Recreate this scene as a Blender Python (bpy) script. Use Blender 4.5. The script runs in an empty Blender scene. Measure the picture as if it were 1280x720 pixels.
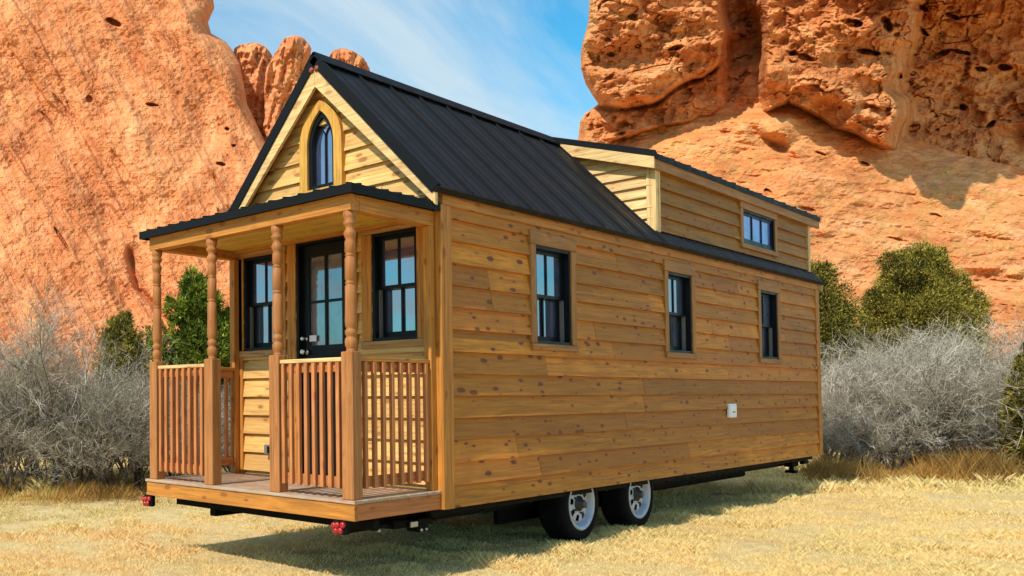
import bpy, math, random
import numpy as np
from mathutils import Vector, Matrix
random.seed(7); rng = np.random.default_rng(11)
scene = bpy.context.scene
COL = scene.collection
GZ = 0.57            # height of the wall's bottom edge above the ground
W = 2.55             # width of the house (Y), right wall is Y=0
L = 10.11            # length (X), front wall is X=0

# ------------------------------------------------------------------ camera
yaw, pitch, roll = 0.865, 0.033, -0.005
FPX, PPX, PPY = 1132.5, 247.1, 458.4
CAM = np.array([-6.611, -4.543, 0.963 + GZ])
F = np.array([math.cos(yaw)*math.cos(pitch), math.sin(yaw)*math.cos(pitch), math.sin(pitch)])
R = np.array([math.sin(yaw), -math.cos(yaw), 0.0]); U = np.cross(R, F)
R2 = R*math.cos(roll) + U*math.sin(roll); U2 = -R*math.sin(roll) + U*math.cos(roll)
cd = bpy.data.cameras.new('camera'); cam = bpy.data.objects.new('camera', cd); COL.objects.link(cam)
cd.sensor_fit = 'HORIZONTAL'; cd.sensor_width = 36; cd.lens = FPX/1280*36
cd.shift_x = (640-PPX)/1280; cd.shift_y = (PPY-360)/1280
cd.clip_end = 3000
M = Matrix.Identity(4)
for i in range(3):
    M[i][0] = R2[i]; M[i][1] = U2[i]; M[i][2] = -F[i]; M[i][3] = CAM[i]
cam.matrix_world = M
scene.camera = cam

def site(px, depth):
    """a spot on level ground, for a bearing and a distance"""
    d = F + R2*(px-PPX)/FPX
    s = np.array([d[0], d[1]]); s = s*depth
    return CAM[0]+s[0], CAM[1]+s[1]
def survey(px, py, D):
    px = np.asarray(px, float); py = np.asarray(py, float); D = np.asarray(D, float)
    d = F + R2*((px-PPX)/FPX)[..., None] - U2*((py-PPY)/FPX)[..., None]
    return CAM + d*D[..., None]

# ------------------------------------------------------------------ render / light
scene.view_settings.view_transform = 'Standard'; scene.view_settings.look = 'None'
scene.view_settings.exposure = 0; scene.view_settings.gamma = 1
S = Vector((-0.66, -0.015, 0.70)).normalized()
sd = bpy.data.lights.new('sun', 'SUN'); sun = bpy.data.objects.new('sun', sd); COL.objects.link(sun)
sd.energy = 5.0; sd.angle = math.radians(0.6); sd.color = (1.0, 0.93, 0.82)
sun.rotation_euler = S.to_track_quat('Z', 'Y').to_euler(); sun.location = (-20, 5, 30)

world = bpy.data.worlds.new('World'); scene.world = world; world.use_nodes = True
nt = world.node_tree; nt.nodes.clear()
def N(nt, t, **kw):
    n = nt.nodes.new(t)
    for k, v in kw.items(): setattr(n, k, v)
    return n
out = N(nt, 'ShaderNodeOutputWorld'); bg = N(nt, 'ShaderNodeBackground'); sky = N(nt, 'ShaderNodeTexSky')
sky.sky_type = 'NISHITA'; sky.sun_disc = False
sky.sun_elevation = math.asin(S.z); sky.sun_rotation = math.atan2(S.x, S.y)
sky.air_density = 1.3; sky.dust_density = 0.4; sky.ozone_density = 2.0
bg.inputs['Strength'].default_value = 0.135
tc = N(nt, 'ShaderNodeTexCoord'); sep = N(nt, 'ShaderNodeSeparateXYZ')
nt.links.new(tc.outputs['Generated'], sep.inputs[0])
zz = N(nt, 'ShaderNodeMath', operation='ADD'); zz.inputs[1].default_value = 0.18; nt.links.new(sep.outputs['Z'], zz.inputs[0])
zm = N(nt, 'ShaderNodeMath', operation='MAXIMUM'); zm.inputs[1].default_value = 0.05; nt.links.new(zz.outputs[0], zm.inputs[0])
dx = N(nt, 'ShaderNodeMath', operation='DIVIDE'); dy = N(nt, 'ShaderNodeMath', operation='DIVIDE')
nt.links.new(sep.outputs['X'], dx.inputs[0]); nt.links.new(zm.outputs[0], dx.inputs[1])
nt.links.new(sep.outputs['Y'], dy.inputs[0]); nt.links.new(zm.outputs[0], dy.inputs[1])
cmb = N(nt, 'ShaderNodeCombineXYZ'); nt.links.new(dx.outputs[0], cmb.inputs[0]); nt.links.new(dy.outputs[0], cmb.inputs[1])
mp = N(nt, 'ShaderNodeMapping'); mp.inputs['Rotation'].default_value = (0, 0, math.radians(-40)); mp.inputs['Scale'].default_value = (0.62, 1.25, 1)
mp.inputs['Location'].default_value = (0.35, 0.9, 0)
nt.links.new(cmb.outputs[0], mp.inputs[0])
cn = N(nt, 'ShaderNodeTexNoise'); cn.inputs['Scale'].default_value = 1.7; cn.inputs['Detail'].default_value = 9; cn.inputs['Roughness'].default_value = 0.60
cn.inputs['Distortion'].default_value = 0.5
nt.links.new(mp.outputs[0], cn.inputs['Vector'])
cr = N(nt, 'ShaderNodeValToRGB'); cr.color_ramp.elements[0].position = 0.36; cr.color_ramp.elements[1].position = 0.64
cr.color_ramp.elements[0].color = (0, 0, 0, 1); cr.color_ramp.elements[1].color = (0.85, 0.85, 0.85, 1)
nt.links.new(cn.outputs['Fac'], cr.inputs[0])
tint = N(nt, 'ShaderNodeMix', data_type='RGBA', blend_type='MULTIPLY'); tint.inputs[0].default_value = 1
tint.inputs[7].default_value = (0.36, 1.17, 1.38, 1)
nt.links.new(sky.outputs[0], tint.inputs[6])
mx = N(nt, 'ShaderNodeMix', data_type='RGBA'); mx.inputs[7].default_value = (4.9, 5.9, 6.5, 1)
nt.links.new(cr.outputs[0], mx.inputs[0]); nt.links.new(tint.outputs[2], mx.inputs[6])
nt.links.new(mx.outputs[2], bg.inputs[0]); nt.links.new(bg.outputs[0], out.inputs[0])

# ------------------------------------------------------------------ materials
def newmat(name):
    m = bpy.data.materials.new(name); m.use_nodes = True; t = m.node_tree
    return m, t, t.nodes['Principled BSDF']
def ramp(t, stops, src):
    r = N(t, 'ShaderNodeValToRGB'); e = r.color_ramp.elements
    while len(e) < len(stops): e.new(0.5)
    for i, (p, c) in enumerate(stops):
        e[i].position = p; e[i].color = (c[0], c[1], c[2], 1) if hasattr(c, '__len__') else (c, c, c, 1)
    t.links.new(src, r.inputs[0]); return r.outputs[0]
def mixc(t, fac, a, b, mode='MIX'):
    m = N(t, 'ShaderNodeMix', data_type='RGBA', blend_type=mode)
    for sock, v in ((m.inputs[0], fac), (m.inputs[6], a), (m.inputs[7], b)):
        if hasattr(v, 'links') or isinstance(v, bpy.types.NodeSocket): t.links.new(v, sock)
        elif hasattr(v, '__len__'): sock.default_value = (v[0], v[1], v[2], 1)
        else: sock.default_value = v
    return m.outputs[2]
def math_(t, op, a, b=None):
    m = N(t, 'ShaderNodeMath', operation=op)
    for i, v in enumerate((a, b)):
        if v is None: continue
        if isinstance(v, bpy.types.NodeSocket): t.links.new(v, m.inputs[i])
        else: m.inputs[i].default_value = v
    return m.outputs[0]
def bump(t, p, h, strength=0.3, dist=0.02):
    b = N(t, 'ShaderNodeBump'); b.inputs['Strength'].default_value = strength; b.inputs['Distance'].default_value = dist
    t.links.new(h, b.inputs['Height']); t.links.new(b.outputs[0], p.inputs['Normal'])
def noise(t, vec, scale, detail=5, rough=0.55, dist=0.0):
    n = N(t, 'ShaderNodeTexNoise'); n.inputs['Scale'].default_value = scale; n.inputs['Detail'].default_value = detail
    n.inputs['Roughness'].default_value = rough; n.inputs['Distortion'].default_value = dist
    t.links.new(vec, n.inputs['Vector']); return n.outputs['Fac']
def coords(t, scale=(1, 1, 1), rot=(0, 0, 0), offset=None):
    c = N(t, 'ShaderNodeTexCoord'); v = c.outputs['Object']
    if offset is not None:
        a = N(t, 'ShaderNodeVectorMath', operation='ADD'); t.links.new(v, a.inputs[0]); t.links.new(offset, a.inputs[1]); v = a.outputs[0]
    m = N(t, 'ShaderNodeMapping'); m.inputs['Scale'].default_value = scale; m.inputs['Rotation'].default_value = rot
    t.links.new(v, m.inputs[0]); return m.outputs[0]

def wood(name, axis, mid, spread=0.22, knots=1.0, red=(0.42, 0.13, 0.025), redamt=0.35, rough=0.62, weather=0.0):
    m, t, p = newmat(name)
    g = N(t, 'ShaderNodeNewGeometry'); rnd = g.outputs['Random Per Island']
    off = math_(t, 'MULTIPLY', rnd, 61.0)
    oc = N(t, 'ShaderNodeCombineXYZ')
    for i in range(3): t.links.new(off, oc.inputs[i])
    a = 'XYZ'.index(axis)
    sc = [15.0]*3; sc[a] = 0.9
    v = coords(t, tuple(sc), offset=oc.outputs[0])
    grain = noise(t, v, 2.2, 7, 0.62, 0.7)
    sc2 = [60.0]*3; sc2[a] = 2.5
    fine = noise(t, coords(t, tuple(sc2), offset=oc.outputs[0]), 2.0, 3)
    dark = tuple(c*0.34 for c in mid); light = tuple(min(1, c*1.40) for c in mid)
    c = ramp(t, [(0.28, dark), (0.5, mid), (0.74, light)], grain)
    c = mixc(t, math_(t, 'MULTIPLY', fine, 0.55), c, dark)
    sc3 = [26.0]*3; sc3[a] = 0.55
    streak = noise(t, coords(t, tuple(sc3), offset=oc.outputs[0]), 1.3, 5, 0.6, 0.5)
    c = mixc(t, ramp(t, [(0.50, 0.0), (0.66, 0.6)], streak), c, tuple(x*y for x, y in zip(mid, (0.45, 0.33, 0.2))))
    # each board its own tone
    r2 = math_(t, 'FRACT', math_(t, 'MULTIPLY', rnd, 17.31))
    c = mixc(t, math_(t, 'MULTIPLY', math_(t, 'POWER', r2, 1.6), redamt), c, red)
    val = math_(t, 'ADD', math_(t, 'MULTIPLY', rnd, 2*spread), 1-spread)
    hv = N(t, 'ShaderNodeHueSaturation'); t.links.new(val, hv.inputs['Value']); t.links.new(c, hv.inputs['Color']); c = hv.outputs[0]
    # broad blotches
    bl = noise(t, coords(t, (1, 1, 1)), 1.7, 4)
    c = mixc(t, ramp(t, [(0.38, 0.0), (0.68, 0.65)], bl), c, tuple(x*0.62 for x in mid))
    if weather:
        wn = noise(t, coords(t, (1, 1, 1)), 5.0, 6)
        c = mixc(t, ramp(t, [(0.4, 0.0), (0.7, weather)], wn), c, (0.42, 0.36, 0.30))
    if knots:
        sk = [11.5]*3; sk[a] = 5.0
        nv = N(t, 'ShaderNodeTexVoronoi'); nv.feature = 'F1'; nv.inputs['Scale'].default_value = 1.0; nv.inputs['Randomness'].default_value = 1
        kv = coords(t, tuple(sk), offset=oc.outputs[0])
        wob = noise(t, kv, 1.6, 3)
        t.links.new(kv, nv.inputs['Vector'])
        sel0 = N(t, 'ShaderNodeSeparateColor'); t.links.new(nv.outputs['Color'], sel0.inputs[0])
        dd = math_(t, 'ADD', math_(t, 'ADD', nv.outputs['Distance'], math_(t, 'MULTIPLY', wob, 0.36)), math_(t, 'MULTIPLY', math_(t, 'POWER', sel0.outputs[1], 0.6), 0.19))
        k = ramp(t, [(0.425, 1.0), (0.50, 0.0)], dd)
        sel = N(t, 'ShaderNodeSeparateColor'); t.links.new(nv.outputs['Color'], sel.inputs[0])
        kk = math_(t, 'MULTIPLY', math_(t, 'MULTIPLY', k, math_(t, 'GREATER_THAN', sel.outputs[0], 0.06)), knots)
        c = mixc(t, kk, c, (0.03, 0.008, 0.002))
        halo = ramp(t, [(0.42, 0.75), (0.68, 0.0)], dd)
        c = mixc(t, math_(t, 'MULTIPLY', halo, 0.5), c, red)
    t.links.new(c, p.inputs['Base Color']); p.inputs['Roughness'].default_value = rough
    p.inputs['Specular IOR Level'].default_value = 0.3
    bump(t, p, grain, 0.35, 0.01)
    return m

HON = (0.56, 0.285, 0.078)      # honey coloured cedar
PINE = (0.74, 0.46, 0.15)
MATS = {}
for a in 'XYZ':
    MATS['siding'+a] = wood('cedar_siding_'+a, a, (0.62, 0.235, 0.018) if a == 'X' else (0.92, 0.53, 0.17), spread=0.34 if a == 'X' else 0.16, redamt=0.5 if a == 'X' else 0.25, knots=1.0 if a == 'X' else 0.55)  # long walls darker than the end walls: shade put into the cedar colour
    MATS['trim'+a] = wood('cedar_trim_'+a, a, (0.62, 0.245, 0.04), spread=0.12, knots=0.6)
    MATS['pine'+a] = wood('pine_trim_'+a, a, (0.92, 0.59, 0.25), spread=0.1, knots=0.35, redamt=0.1)
    MATS['rail'+a] = wood('redwood_'+a, a, (0.60, 0.22, 0.07), spread=0.3, knots=0.35, red=(0.36, 0.09, 0.04), redamt=0.6)
MATS['arch'] = wood('arch_trim_wood', 'Z', (0.80, 0.40, 0.07), spread=0.1, knots=0.3, redamt=0.1)
MATS['post'] = wood('turned_post_wood', 'Z', (0.50, 0.20, 0.06), spread=0.1, knots=0.25)
MATS['ceiling'] = wood('ceiling_pine', 'Y', (0.85, 0.50, 0.08), spread=0.12, knots=0.3, redamt=0.1)
MATS['deck'] = wood('deck_board', 'Y', (0.55, 0.36, 0.22), spread=0.15, knots=0.4, weather=0.8)
MATS['windowtrim'] = wood('window_trim_wood', 'Z', (0.46, 0.20, 0.05), spread=0.1, knots=0.4)
MATS['windowtrimX'] = wood('window_trim_wood_level', 'X', (0.46, 0.20, 0.05), spread=0.1, knots=0.4)
MATS['windowtrimY'] = wood('window_trim_wood_cross', 'Y', (0.56, 0.29, 0.10), spread=0.1, knots=0.4)

def plain(name, col, rough=0.5, metal=0.0, var=0.25, scale=8, bumpy=0.0, spec=0.5):
    m, t, p = newmat(name)
    n = noise(t, coords(t), scale, 5)
    c = mixc(t, n, tuple(x*(1-var) for x in col), tuple(min(1, x*(1+var)) for x in col))
    t.links.new(c, p.inputs['Base Color'])
    rr = ramp(t, [(0.3, max(0, rough-0.08)), (0.7, min(1, rough+0.12))], n); t.links.new(rr, p.inputs['Roughness'])
    p.inputs['Metallic'].default_value = metal; p.inputs['Specular IOR Level'].default_value = spec
    if bumpy: bump(t, p, n, bumpy, 0.01)
    return m
MATS['roof'] = plain('black_metal_roofing', (0.0085, 0.0085, 0.0095), 0.50, 0.0, 0.35, 3.0, 0.08, 0.18)
MATS['roofedge'] = plain('black_metal_edge', (0.005, 0.005, 0.006), 0.55, spec=0.15)
MATS['black'] = plain('black_window_paint', (0.0045, 0.005, 0.007), 0.4, spec=0.2)
MATS['track'] = plain('grey_sash_track', (0.16, 0.15, 0.14), 0.5)
MATS['steel'] = plain('black_trailer_steel', (0.004, 0.004, 0.0045), 0.7, 0.0, 0.5, 12, spec=0.1)
MATS['galv'] = plain('galvanised_bracket', (0.45, 0.46, 0.48), 0.4, 0.8)
MATS['tyre'] = plain('tyre_rubber', (0.006, 0.006, 0.0065), 0.85, 0, 0.4, 20, 0.2, 0.12)
MATS['rim'] = plain('painted_steel_rim', (0.42, 0.46, 0.55), 0.4, 0.2, 0.35, 9)
MATS['hub'] = plain('dark_hub', (0.02, 0.02, 0.025), 0.5)
MATS['red'] = plain('red_lamp_lens', (0.35, 0.012, 0.015), 0.2, 0, 0.5, 40)
MATS['white'] = plain('white_plastic', (0.80, 0.80, 0.82), 0.4, 0, 0.05)
MATS['nickel'] = plain('satin_nickel', (0.6, 0.58, 0.55), 0.25, 1.0, 0.1)
MATS['paper'] = plain('white_sticker_paper', (0.75, 0.75, 0.75), 0.7, 0, 0.08, 60)

def glassmat(name, base, refl, soft=0.3):
    m, t, p = newmat(name)
    n = noise(t, coords(t, (1, 1, 0.7)), 4.5, 4, 0.6, 1.2)
    c = ramp(t, [(0.35, tuple(x*0.35 for x in base)), (0.52, base), (0.7, tuple(x*(1+soft) for x in base))], n)
    t.links.new(c, p.inputs['Base Color']); p.inputs['Roughness'].default_value = 0.5
    gl = N(t, 'ShaderNodeBsdfGlossy'); gl.inputs['Roughness'].default_value = 0.03; gl.inputs['Color'].default_value = (0.98, 0.86, 0.95, 1)
    wv = noise(t, coords(t), 1.6, 2); bp = N(t, 'ShaderNodeBump'); bp.inputs['Strength'].default_value = 0.05; bp.inputs['Distance'].default_value = 0.02
    t.links.new(wv, bp.inputs['Height']); t.links.new(bp.outputs[0], gl.inputs['Normal'])
    ms = N(t, 'ShaderNodeMixShader'); ms.inputs[0].default_value = refl
    t.links.new(p.outputs[0], ms.inputs[1]); t.links.new(gl.outputs[0], ms.inputs[2])
    t.links.new(ms.outputs[0], t.nodes['Material Output'].inputs[0])
    return m
MATS['glass'] = glassmat('window_glass', (0.035, 0.05, 0.11), 0.36)
MATS['doorglass'] = glassmat('door_glass', (0.10, 0.11, 0.12), 0.22)
MATS['blueglass'] = glassmat('dormer_glass', (0.08, 0.14, 0.55), 0.28)

# ------------------------------------------------------------------ mesh helpers
class Frame:
    """local axes: u along the wall, n outward, z up"""
    def __init__(s, o, u, n): s.o = np.array(o, float); s.u = np.array(u, float); s.n = np.array(n, float)
    def p(s, u, n, z): return tuple(s.o + s.u*u + s.n*n + np.array([0, 0, z]))
HF = Frame((0, 0, GZ), (1, 0, 0), (0, 1, 0))        # house frame: u = X, n = Y, z above the wall's bottom edge
class MB:
    def __init__(s, fr=HF): s.v = []; s.f = []; s.fr = fr; s.sm = []
    def poly(s, pts_bot, pts_top, smooth=False):
        """closed prism between two matching loops of points"""
        n = len(pts_bot); b = len(s.v); s.v += [tuple(p) for p in pts_bot] + [tuple(p) for p in pts_top]
        s.f += [list(range(b+n-1, b-1, -1)), list(range(b+n, b+2*n))]; s.sm += [False, False]
        for i in range(n):
            j = (i+1) % n; s.f.append([b+i, b+j, b+n+j, b+n+i]); s.sm.append(smooth)
        return s
    def box(s, u0, u1, n0, n1, z0, z1, ch=0.0):
        P = s.fr.p
        if ch <= 0:
            s.poly([P(u0, n0, z0), P(u1, n0, z0), P(u1, n1, z0), P(u0, n1, z0)], [P(u0, n0, z1), P(u1, n0, z1), P(u1, n1, z1), P(u0, n1, z1)])
            return s
        # chamfered box
        c = ch; b = len(s.v)
        def ring(z, e):
            return [(u0+e+c, n0+e, z), (u1-e-c, n0+e, z), (u1-e, n0+e+c, z), (u1-e, n1-e-c, z), (u1-e-c, n1-e, z), (u0+e+c, n1-e, z), (u0+e, n1-e-c, z), (u0+e, n0+e+c, z)]
        rs = [ring(z0, c*0.99), ring(z0+c, 0), ring(z1-c, 0), ring(z1, c*0.99)]
        for r_ in rs: s.v += [P(*q) for q in r_]
        s.f += [list(range(b+7, b-1, -1)), list(range(b+24, b+32))]; s.sm += [False]*2
        for k in range(3):
            for i in range(8):
                j = (i+1) % 8; s.f.append([b+8*k+i, b+8*k+j, b+8*k+8+j, b+8*k+8+i]); s.sm.append(False)
        return s
    def quad(s, a, b, c, d): 
        k = len(s.v); s.v += [tuple(a), tuple(b), tuple(c), tuple(d)]; s.f.append([k, k+1, k+2, k+3]); s.sm.append(False); return s
    def lathe(s, c, axis, prof, seg=20, smooth=True, caps=True):
        """prof: list of (radius, distance along axis) from point c"""
        axis = Vector(axis).normalized(); a = axis.orthogonal().normalized(); b2 = axis.cross(a); k = len(s.v); c = Vector(c)
        for r_, h in prof:
            for i in range(seg):
                t = 2*math.pi*i/seg; s.v.append(tuple(c + axis*h + (a*math.cos(t)+b2*math.sin(t))*r_))
        for q in range(len(prof)-1):
            for i in range(seg):
                j = (i+1) % seg; s.f.append([k+q*seg+i, k+q*seg+j, k+(q+1)*seg+j, k+(q+1)*seg+i]); s.sm.append(smooth)
        if not caps: return s
        s.f.append(list(range(k+seg-1, k-1, -1))); s.f.append(list(range(k+(len(prof)-1)*seg, k+len(prof)*seg))); s.sm += [False]*2
        return s
    def tube(s, a, b, ra, rb=None, seg=8):
        a = Vector(a); b = Vector(b); return s.lathe(a, b-a, [(ra, 0), (rb if rb is not None else ra, (b-a).length)], seg)
    def build(s, name, mat, parent=None):
        me = bpy.data.meshes.new(name); me.from_pydata(s.v, [], s.f); me.polygons.foreach_set('use_smooth', s.sm); me.update()
        import bmesh
        bm = bmesh.new(); bm.from_mesh(me); bmesh.ops.recalc_face_normals(bm, faces=bm.faces); bm.to_mesh(me); bm.free()
        o = bpy.data.objects.new(name, me); COL.objects.link(o)
        if mat: me.materials.append(mat)
        if parent is not None: o.parent = parent
        return o
def build_each(mb, name, mat, parent=None):
    """every separate piece of the collector becomes an object of its own"""
    n = len(mb.v); par = list(range(n))
    def find(a):
        while par[a] != a: par[a] = par[par[a]]; a = par[a]
        return a
    for f in mb.f:
        for k in f[1:]: par[find(k)] = find(f[0])
    groups = {}
    for i in range(n): groups.setdefault(find(i), []).append(i)
    res = []
    for g in groups.values():
        ix = {a: i for i, a in enumerate(g)}; m = MB(mb.fr); m.v = [mb.v[a] for a in g]
        for f, sm in zip(mb.f, mb.sm):
            if f[0] in ix: m.f.append([ix[a] for a in f]); m.sm.append(sm)
        res.append(m.build(name, mat, parent))
    return res
def tag(o, label=None, cat=None, group=None, kind=None):
    if label: o['label'] = label
    if cat: o['category'] = cat
    if group: o['group'] = group
    if kind: o['kind'] = kind
    return o
def empty(name, loc=(0, 0, 0)):
    o = bpy.data.objects.new(name, None); o.location = loc; o.empty_display_size = 0.3; COL.objects.link(o); return o

house = empty('tiny_house')
tag(house, 'honey coloured cedar tiny house on a twin axle trailer with black metal roof and porch', 'tiny house')

# lap siding --------------------------------------------------------------
def siding(fr, ufun, z0, z1, openings=(), course=0.192, joints=4.2, mb=None, seed=1):
    """boards between z0 and z1; ufun(z) gives the (u0,u1) limits; openings are (u0,u1,z0,z1)"""
    rd = random.Random(seed); mb = mb or MB(fr); P = fr.p
    z = z0
    while z < z1-0.01:
        zt = min(z+course, z1)
        wob = rd.uniform(-0.002, 0.003)
        cuts = sorted({z, zt} | {o[2] for o in openings if z < o[2] < zt} | {o[3] for o in openings if z < o[3] < zt})
        U0, U1 = ufun(z)
        js = []; u = U0 + rd.uniform(0.5, joints)
        while u < U1-0.4: js.append(u); u += rd.uniform(joints*0.6, joints*1.6)
        for a, b in zip(cuts[:-1], cuts[1:]):
            fa = (a-z)/course; fb = (b-z)/course
            na = 0.037 - 0.032*fa + wob; nb_ = 0.037-0.032*fb + wob
            la, lb = ufun(a), ufun(b)
            if lb[1]-lb[0] < 0.02: lb = ((lb[0]+lb[1])/2-0.01, (lb[0]+lb[1])/2+0.01)
            segs = [(la[0], la[1])]
            for o in openings:
                if a < o[3]-1e-6 and b > o[2]+1e-6:
                    ns = []
                    for s0, s1 in segs:
                        if o[1] <= s0 or o[0] >= s1: ns.append((s0, s1)); continue
                        if o[0] > s0: ns.append((s0, o[0]))
                        if o[1] < s1: ns.append((o[1], s1))
                    segs = ns
            for s0, s1 in segs:
                pts = [s0] + [j for j in js if s0+0.15 < j < s1-0.15] + [s1]
                for k in range(len(pts)-1):
                    p0 = pts[k] + (0.0025 if k else 0); p1 = pts[k+1] - (0.0025 if k < len(pts)-2 else 0)
                    t0 = lb[0] if p0 == la[0] else p0; t1 = lb[1] if p1 == la[1] else p1
                    d = 0.03
                    e = rd.uniform(-0.0012, 0.0012)
                    mb.poly([P(p0, -d, a), P(p1, -d, a), P(t1, -d, b), P(t0, -d, b)],
                            [P(p0, na+e, a), P(p1, na+e, a), P(t1, nb_+e, b), P(t0, nb_+e, b)])
        z = zt
    return mb

# sash window --------------------------------------------------------------
def window(fr, u0, u1, z0, z1, trimw, matv, math, parent, panes=2, double=True, glass='glass', head=0.13, sill=True, track=True, deep=-0.075):
    """u0..u1, z0..z1 = the opening in the wall"""
    w = MB(fr)
    # sides of the opening (black jambs) and window frame
    d = -0.125; e = 0.028
    w.box(u0, u0+e, d, 0.030, z0, z1); w.box(u1-e, u1, d, 0.030, z0, z1)
    w.box(u0+e, u1-e, d, 0.028, z1-e, z1); w.box(u0+e, u1-e, d, 0.028, z0, z0+e)
    o = w.build('window', MATS['black'], parent)
    a0, a1 = u0+e+0.002, u1-e-0.002; b0, b1 = z0+e+0.002, z1-e-0.002
    st = 0.036
    zm_ = (b0+b1)/2
    def sash(n0, n1, c0, c1, q):
        s = MB(fr)
        s.box(a0, a0+st, n0, n1, c0, c1); s.box(a1-st, a1, n0, n1, c0, c1)
        s.box(a0+st, a1-st, n0, n1-0.001, c1-st*0.9, c1); s.box(a0+st, a1-st, n0, n1-0.001, c0, c0+st*(1.5 if q == 0 else 0.9))
        for k in range(1, panes):
            um = a0+st+(a1-a0-2*st)*k/panes; s.box(um-0.010, um+0.010, n0+0.004, n1-0.004, c0+st*0.8, c1-st*0.8)
        s.build('sash', MATS['black'], o)
        g = MB(fr); g.box(a0+st*0.7, a1-st*0.7, n0+0.006, n0+0.012, c0+st*0.7, c1-st*0.7); g.build('glass_pane', MATS[glass], o)
    if double:
        sash(-0.062, -0.034, zm_-0.018, b1, 1); sash(-0.112, -0.076, b0, zm_+0.016, 0)
        if track:
            s = MB(fr)
            s.box(u0+e, u0+e+0.012, -0.072, -0.030, b0, zm_-0.02); s.box(u1-e-0.012, u1-e, -0.072, -0.030, b0, zm_-0.02)
            build_each(s, 'sash_track', MATS['track'], o)
    else:
        sash(deep, deep+0.03, b0, b1, 0)
    t = MB(fr); n0, n1 = -0.02, 0.044
    t.box(u0-trimw, u0-0.003, n0, n1, z0-0.0, z1+0.0, 0.003); t.box(u1+0.003, u1+trimw, n0, n1, z0-0.0, z1, 0.003)
    build_each(t, 'side_trim', matv, o)
    h = MB(fr); h.box(u0-trimw-0.008, u1+trimw+0.008, n0, n1+0.004, z1+0.003, z1+head, 0.003)
    h.build('head_trim', math, o); h = MB(fr)
    if sill: h.box(u0-trimw-0.006, u1+trimw+0.006, n0, n1+0.012, z0-0.065, z0-0.003, 0.003)
    if sill: h.build('window_sill', math, o)
    return o

# ================================================================= HOUSE BODY
ZT = 2.70
right = Frame((0, 0, GZ), (1, 0, 0), (0, -1, 0))
left = Frame((0, W, GZ), (1, 0, 0), (0, 1, 0))
front = Frame((0, 0, GZ), (0, 1, 0), (-1, 0, 0))
rear = Frame((L, 0, GZ), (0, 1, 0), (1, 0, 0))
SW = [(1.52, 2.205), (4.53, 5.205), (7.58, 8.255)]
ops = [(a, b, 1.46, 2.415) for a, b in SW]
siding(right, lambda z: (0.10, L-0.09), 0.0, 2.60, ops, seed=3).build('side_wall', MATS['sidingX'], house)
for i, (a, b) in enumerate(SW):
    window(right, a, b, 1.46, 2.415, 0.10, MATS['windowtrim'], MATS['windowtrimX'], house)
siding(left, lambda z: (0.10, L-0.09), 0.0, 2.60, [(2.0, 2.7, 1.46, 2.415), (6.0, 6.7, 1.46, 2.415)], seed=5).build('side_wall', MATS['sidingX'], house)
for a in (2.0, 6.0): window(left, a, a+0.7, 1.46, 2.415, 0.10, MATS['windowtrim'], MATS['windowtrimX'], house)
# frieze boards under the eaves
for fr in (right, left):
    m = MB(fr); m.box(0.0, 3.2, -0.02, 0.036, 2.60, 2.735); m.box(3.204, 6.9, -0.02, 0.036, 2.60, 2.735); m.box(6.904, L, -0.02, 0.036, 2.60, 2.735)
    build_each(m, 'frieze_board', MATS['trimX'], house)
# corner boards
for x, y, sx, sy in ((0, 0, -1, -1), (0, W, -1, 1), (L, 0, 1, -1), (L, W, 1, 1)):
    m = MB(); wd_ = 0.115
    # board on the long side, board on the end
    m.box(min(x, x-sx*wd_), max(x, x-sx*wd_), min(y-sy*0.03, y+sy*0.042), max(y-sy*0.03, y+sy*0.042), -0.004, 2.597, 0.003)
    xe0, xe1 = x+sx*0.001, x+sx*0.044
    m.box(min(xe0, xe1), max(xe0, xe1), min(y+sy*0.042, y-sy*wd_), max(y+sy*0.042, y-sy*wd_), -0.004, 2.60, 0.003)
    build_each(m, 'corner_board', MATS['trimZ'], house)

# front wall: door and two windows
dY0, dY1 = 1.00, 1.66
fo = [(0.215, 0.71, 1.46, 2.44), (dY0, dY1, 0.16, 2.49), (1.90, 2.42, 1.44, 2.42)]
siding(front, lambda z: (0.115, W-0.115), 0.0, 2.70, fo, seed=8).build('front_wall', MATS['sidingY'], house)
window(front, 0.215, 0.71, 1.46, 2.44, 0.115, MATS['trimZ'], MATS['windowtrimY'], house)
window(front, 1.90, 2.42, 1.44, 2.42, 0.10, MATS['trimZ'], MATS['windowtrimY'], house)
# door
m = MB(front); dn0, dn1 = -0.07, -0.028
m.box(dY0+0.03, dY0+0.12, dn0, dn1, 0.18, 2.45); m.box(dY1-0.12, dY1-0.03, dn0, dn1, 0.18, 2.45)
m.box(dY0+0.12, dY1-0.12, dn0, dn1-0.001, 2.33, 2.45); m.box(dY0+0.12, dY1-0.12, dn0, dn1-0.001, 0.18, 0.62)
m.box(dY0+0.12, dY1-0.12, dn0, dn1-0.001, 1.34, 1.46)
ym = (dY0+dY1)/2
m.box(ym-0.012, ym+0.012, dn0+0.004, dn1-0.004, 1.46, 2.33)
m.box(dY0+0.12, ym-0.012, dn0+0.004, dn1-0.005, 1.875, 1.90); m.box(ym+0.012, dY1-0.12, dn0+0.004, dn1-0.005, 1.875, 1.90)
m.box(dY0+0.12, dY1-0.12, -0.060, -0.048, 0.60, 1.36)
door = m.build('door', MATS['black'], house)
m = MB(front); m.box(dY0, dY0+0.03, -0.10, 0.03, 0.165, 2.49); m.box(dY1-0.03, dY1, -0.10, 0.03, 0.165, 2.49); m.box(dY0+0.03, dY1-0.03, -0.10, 0.028, 2.455, 2.49); m.box(dY0+0.03, dY1-0.03, -0.10, 0.028, 0.165, 0.178)
m.build('door_frame', MATS['black'], door)
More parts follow.
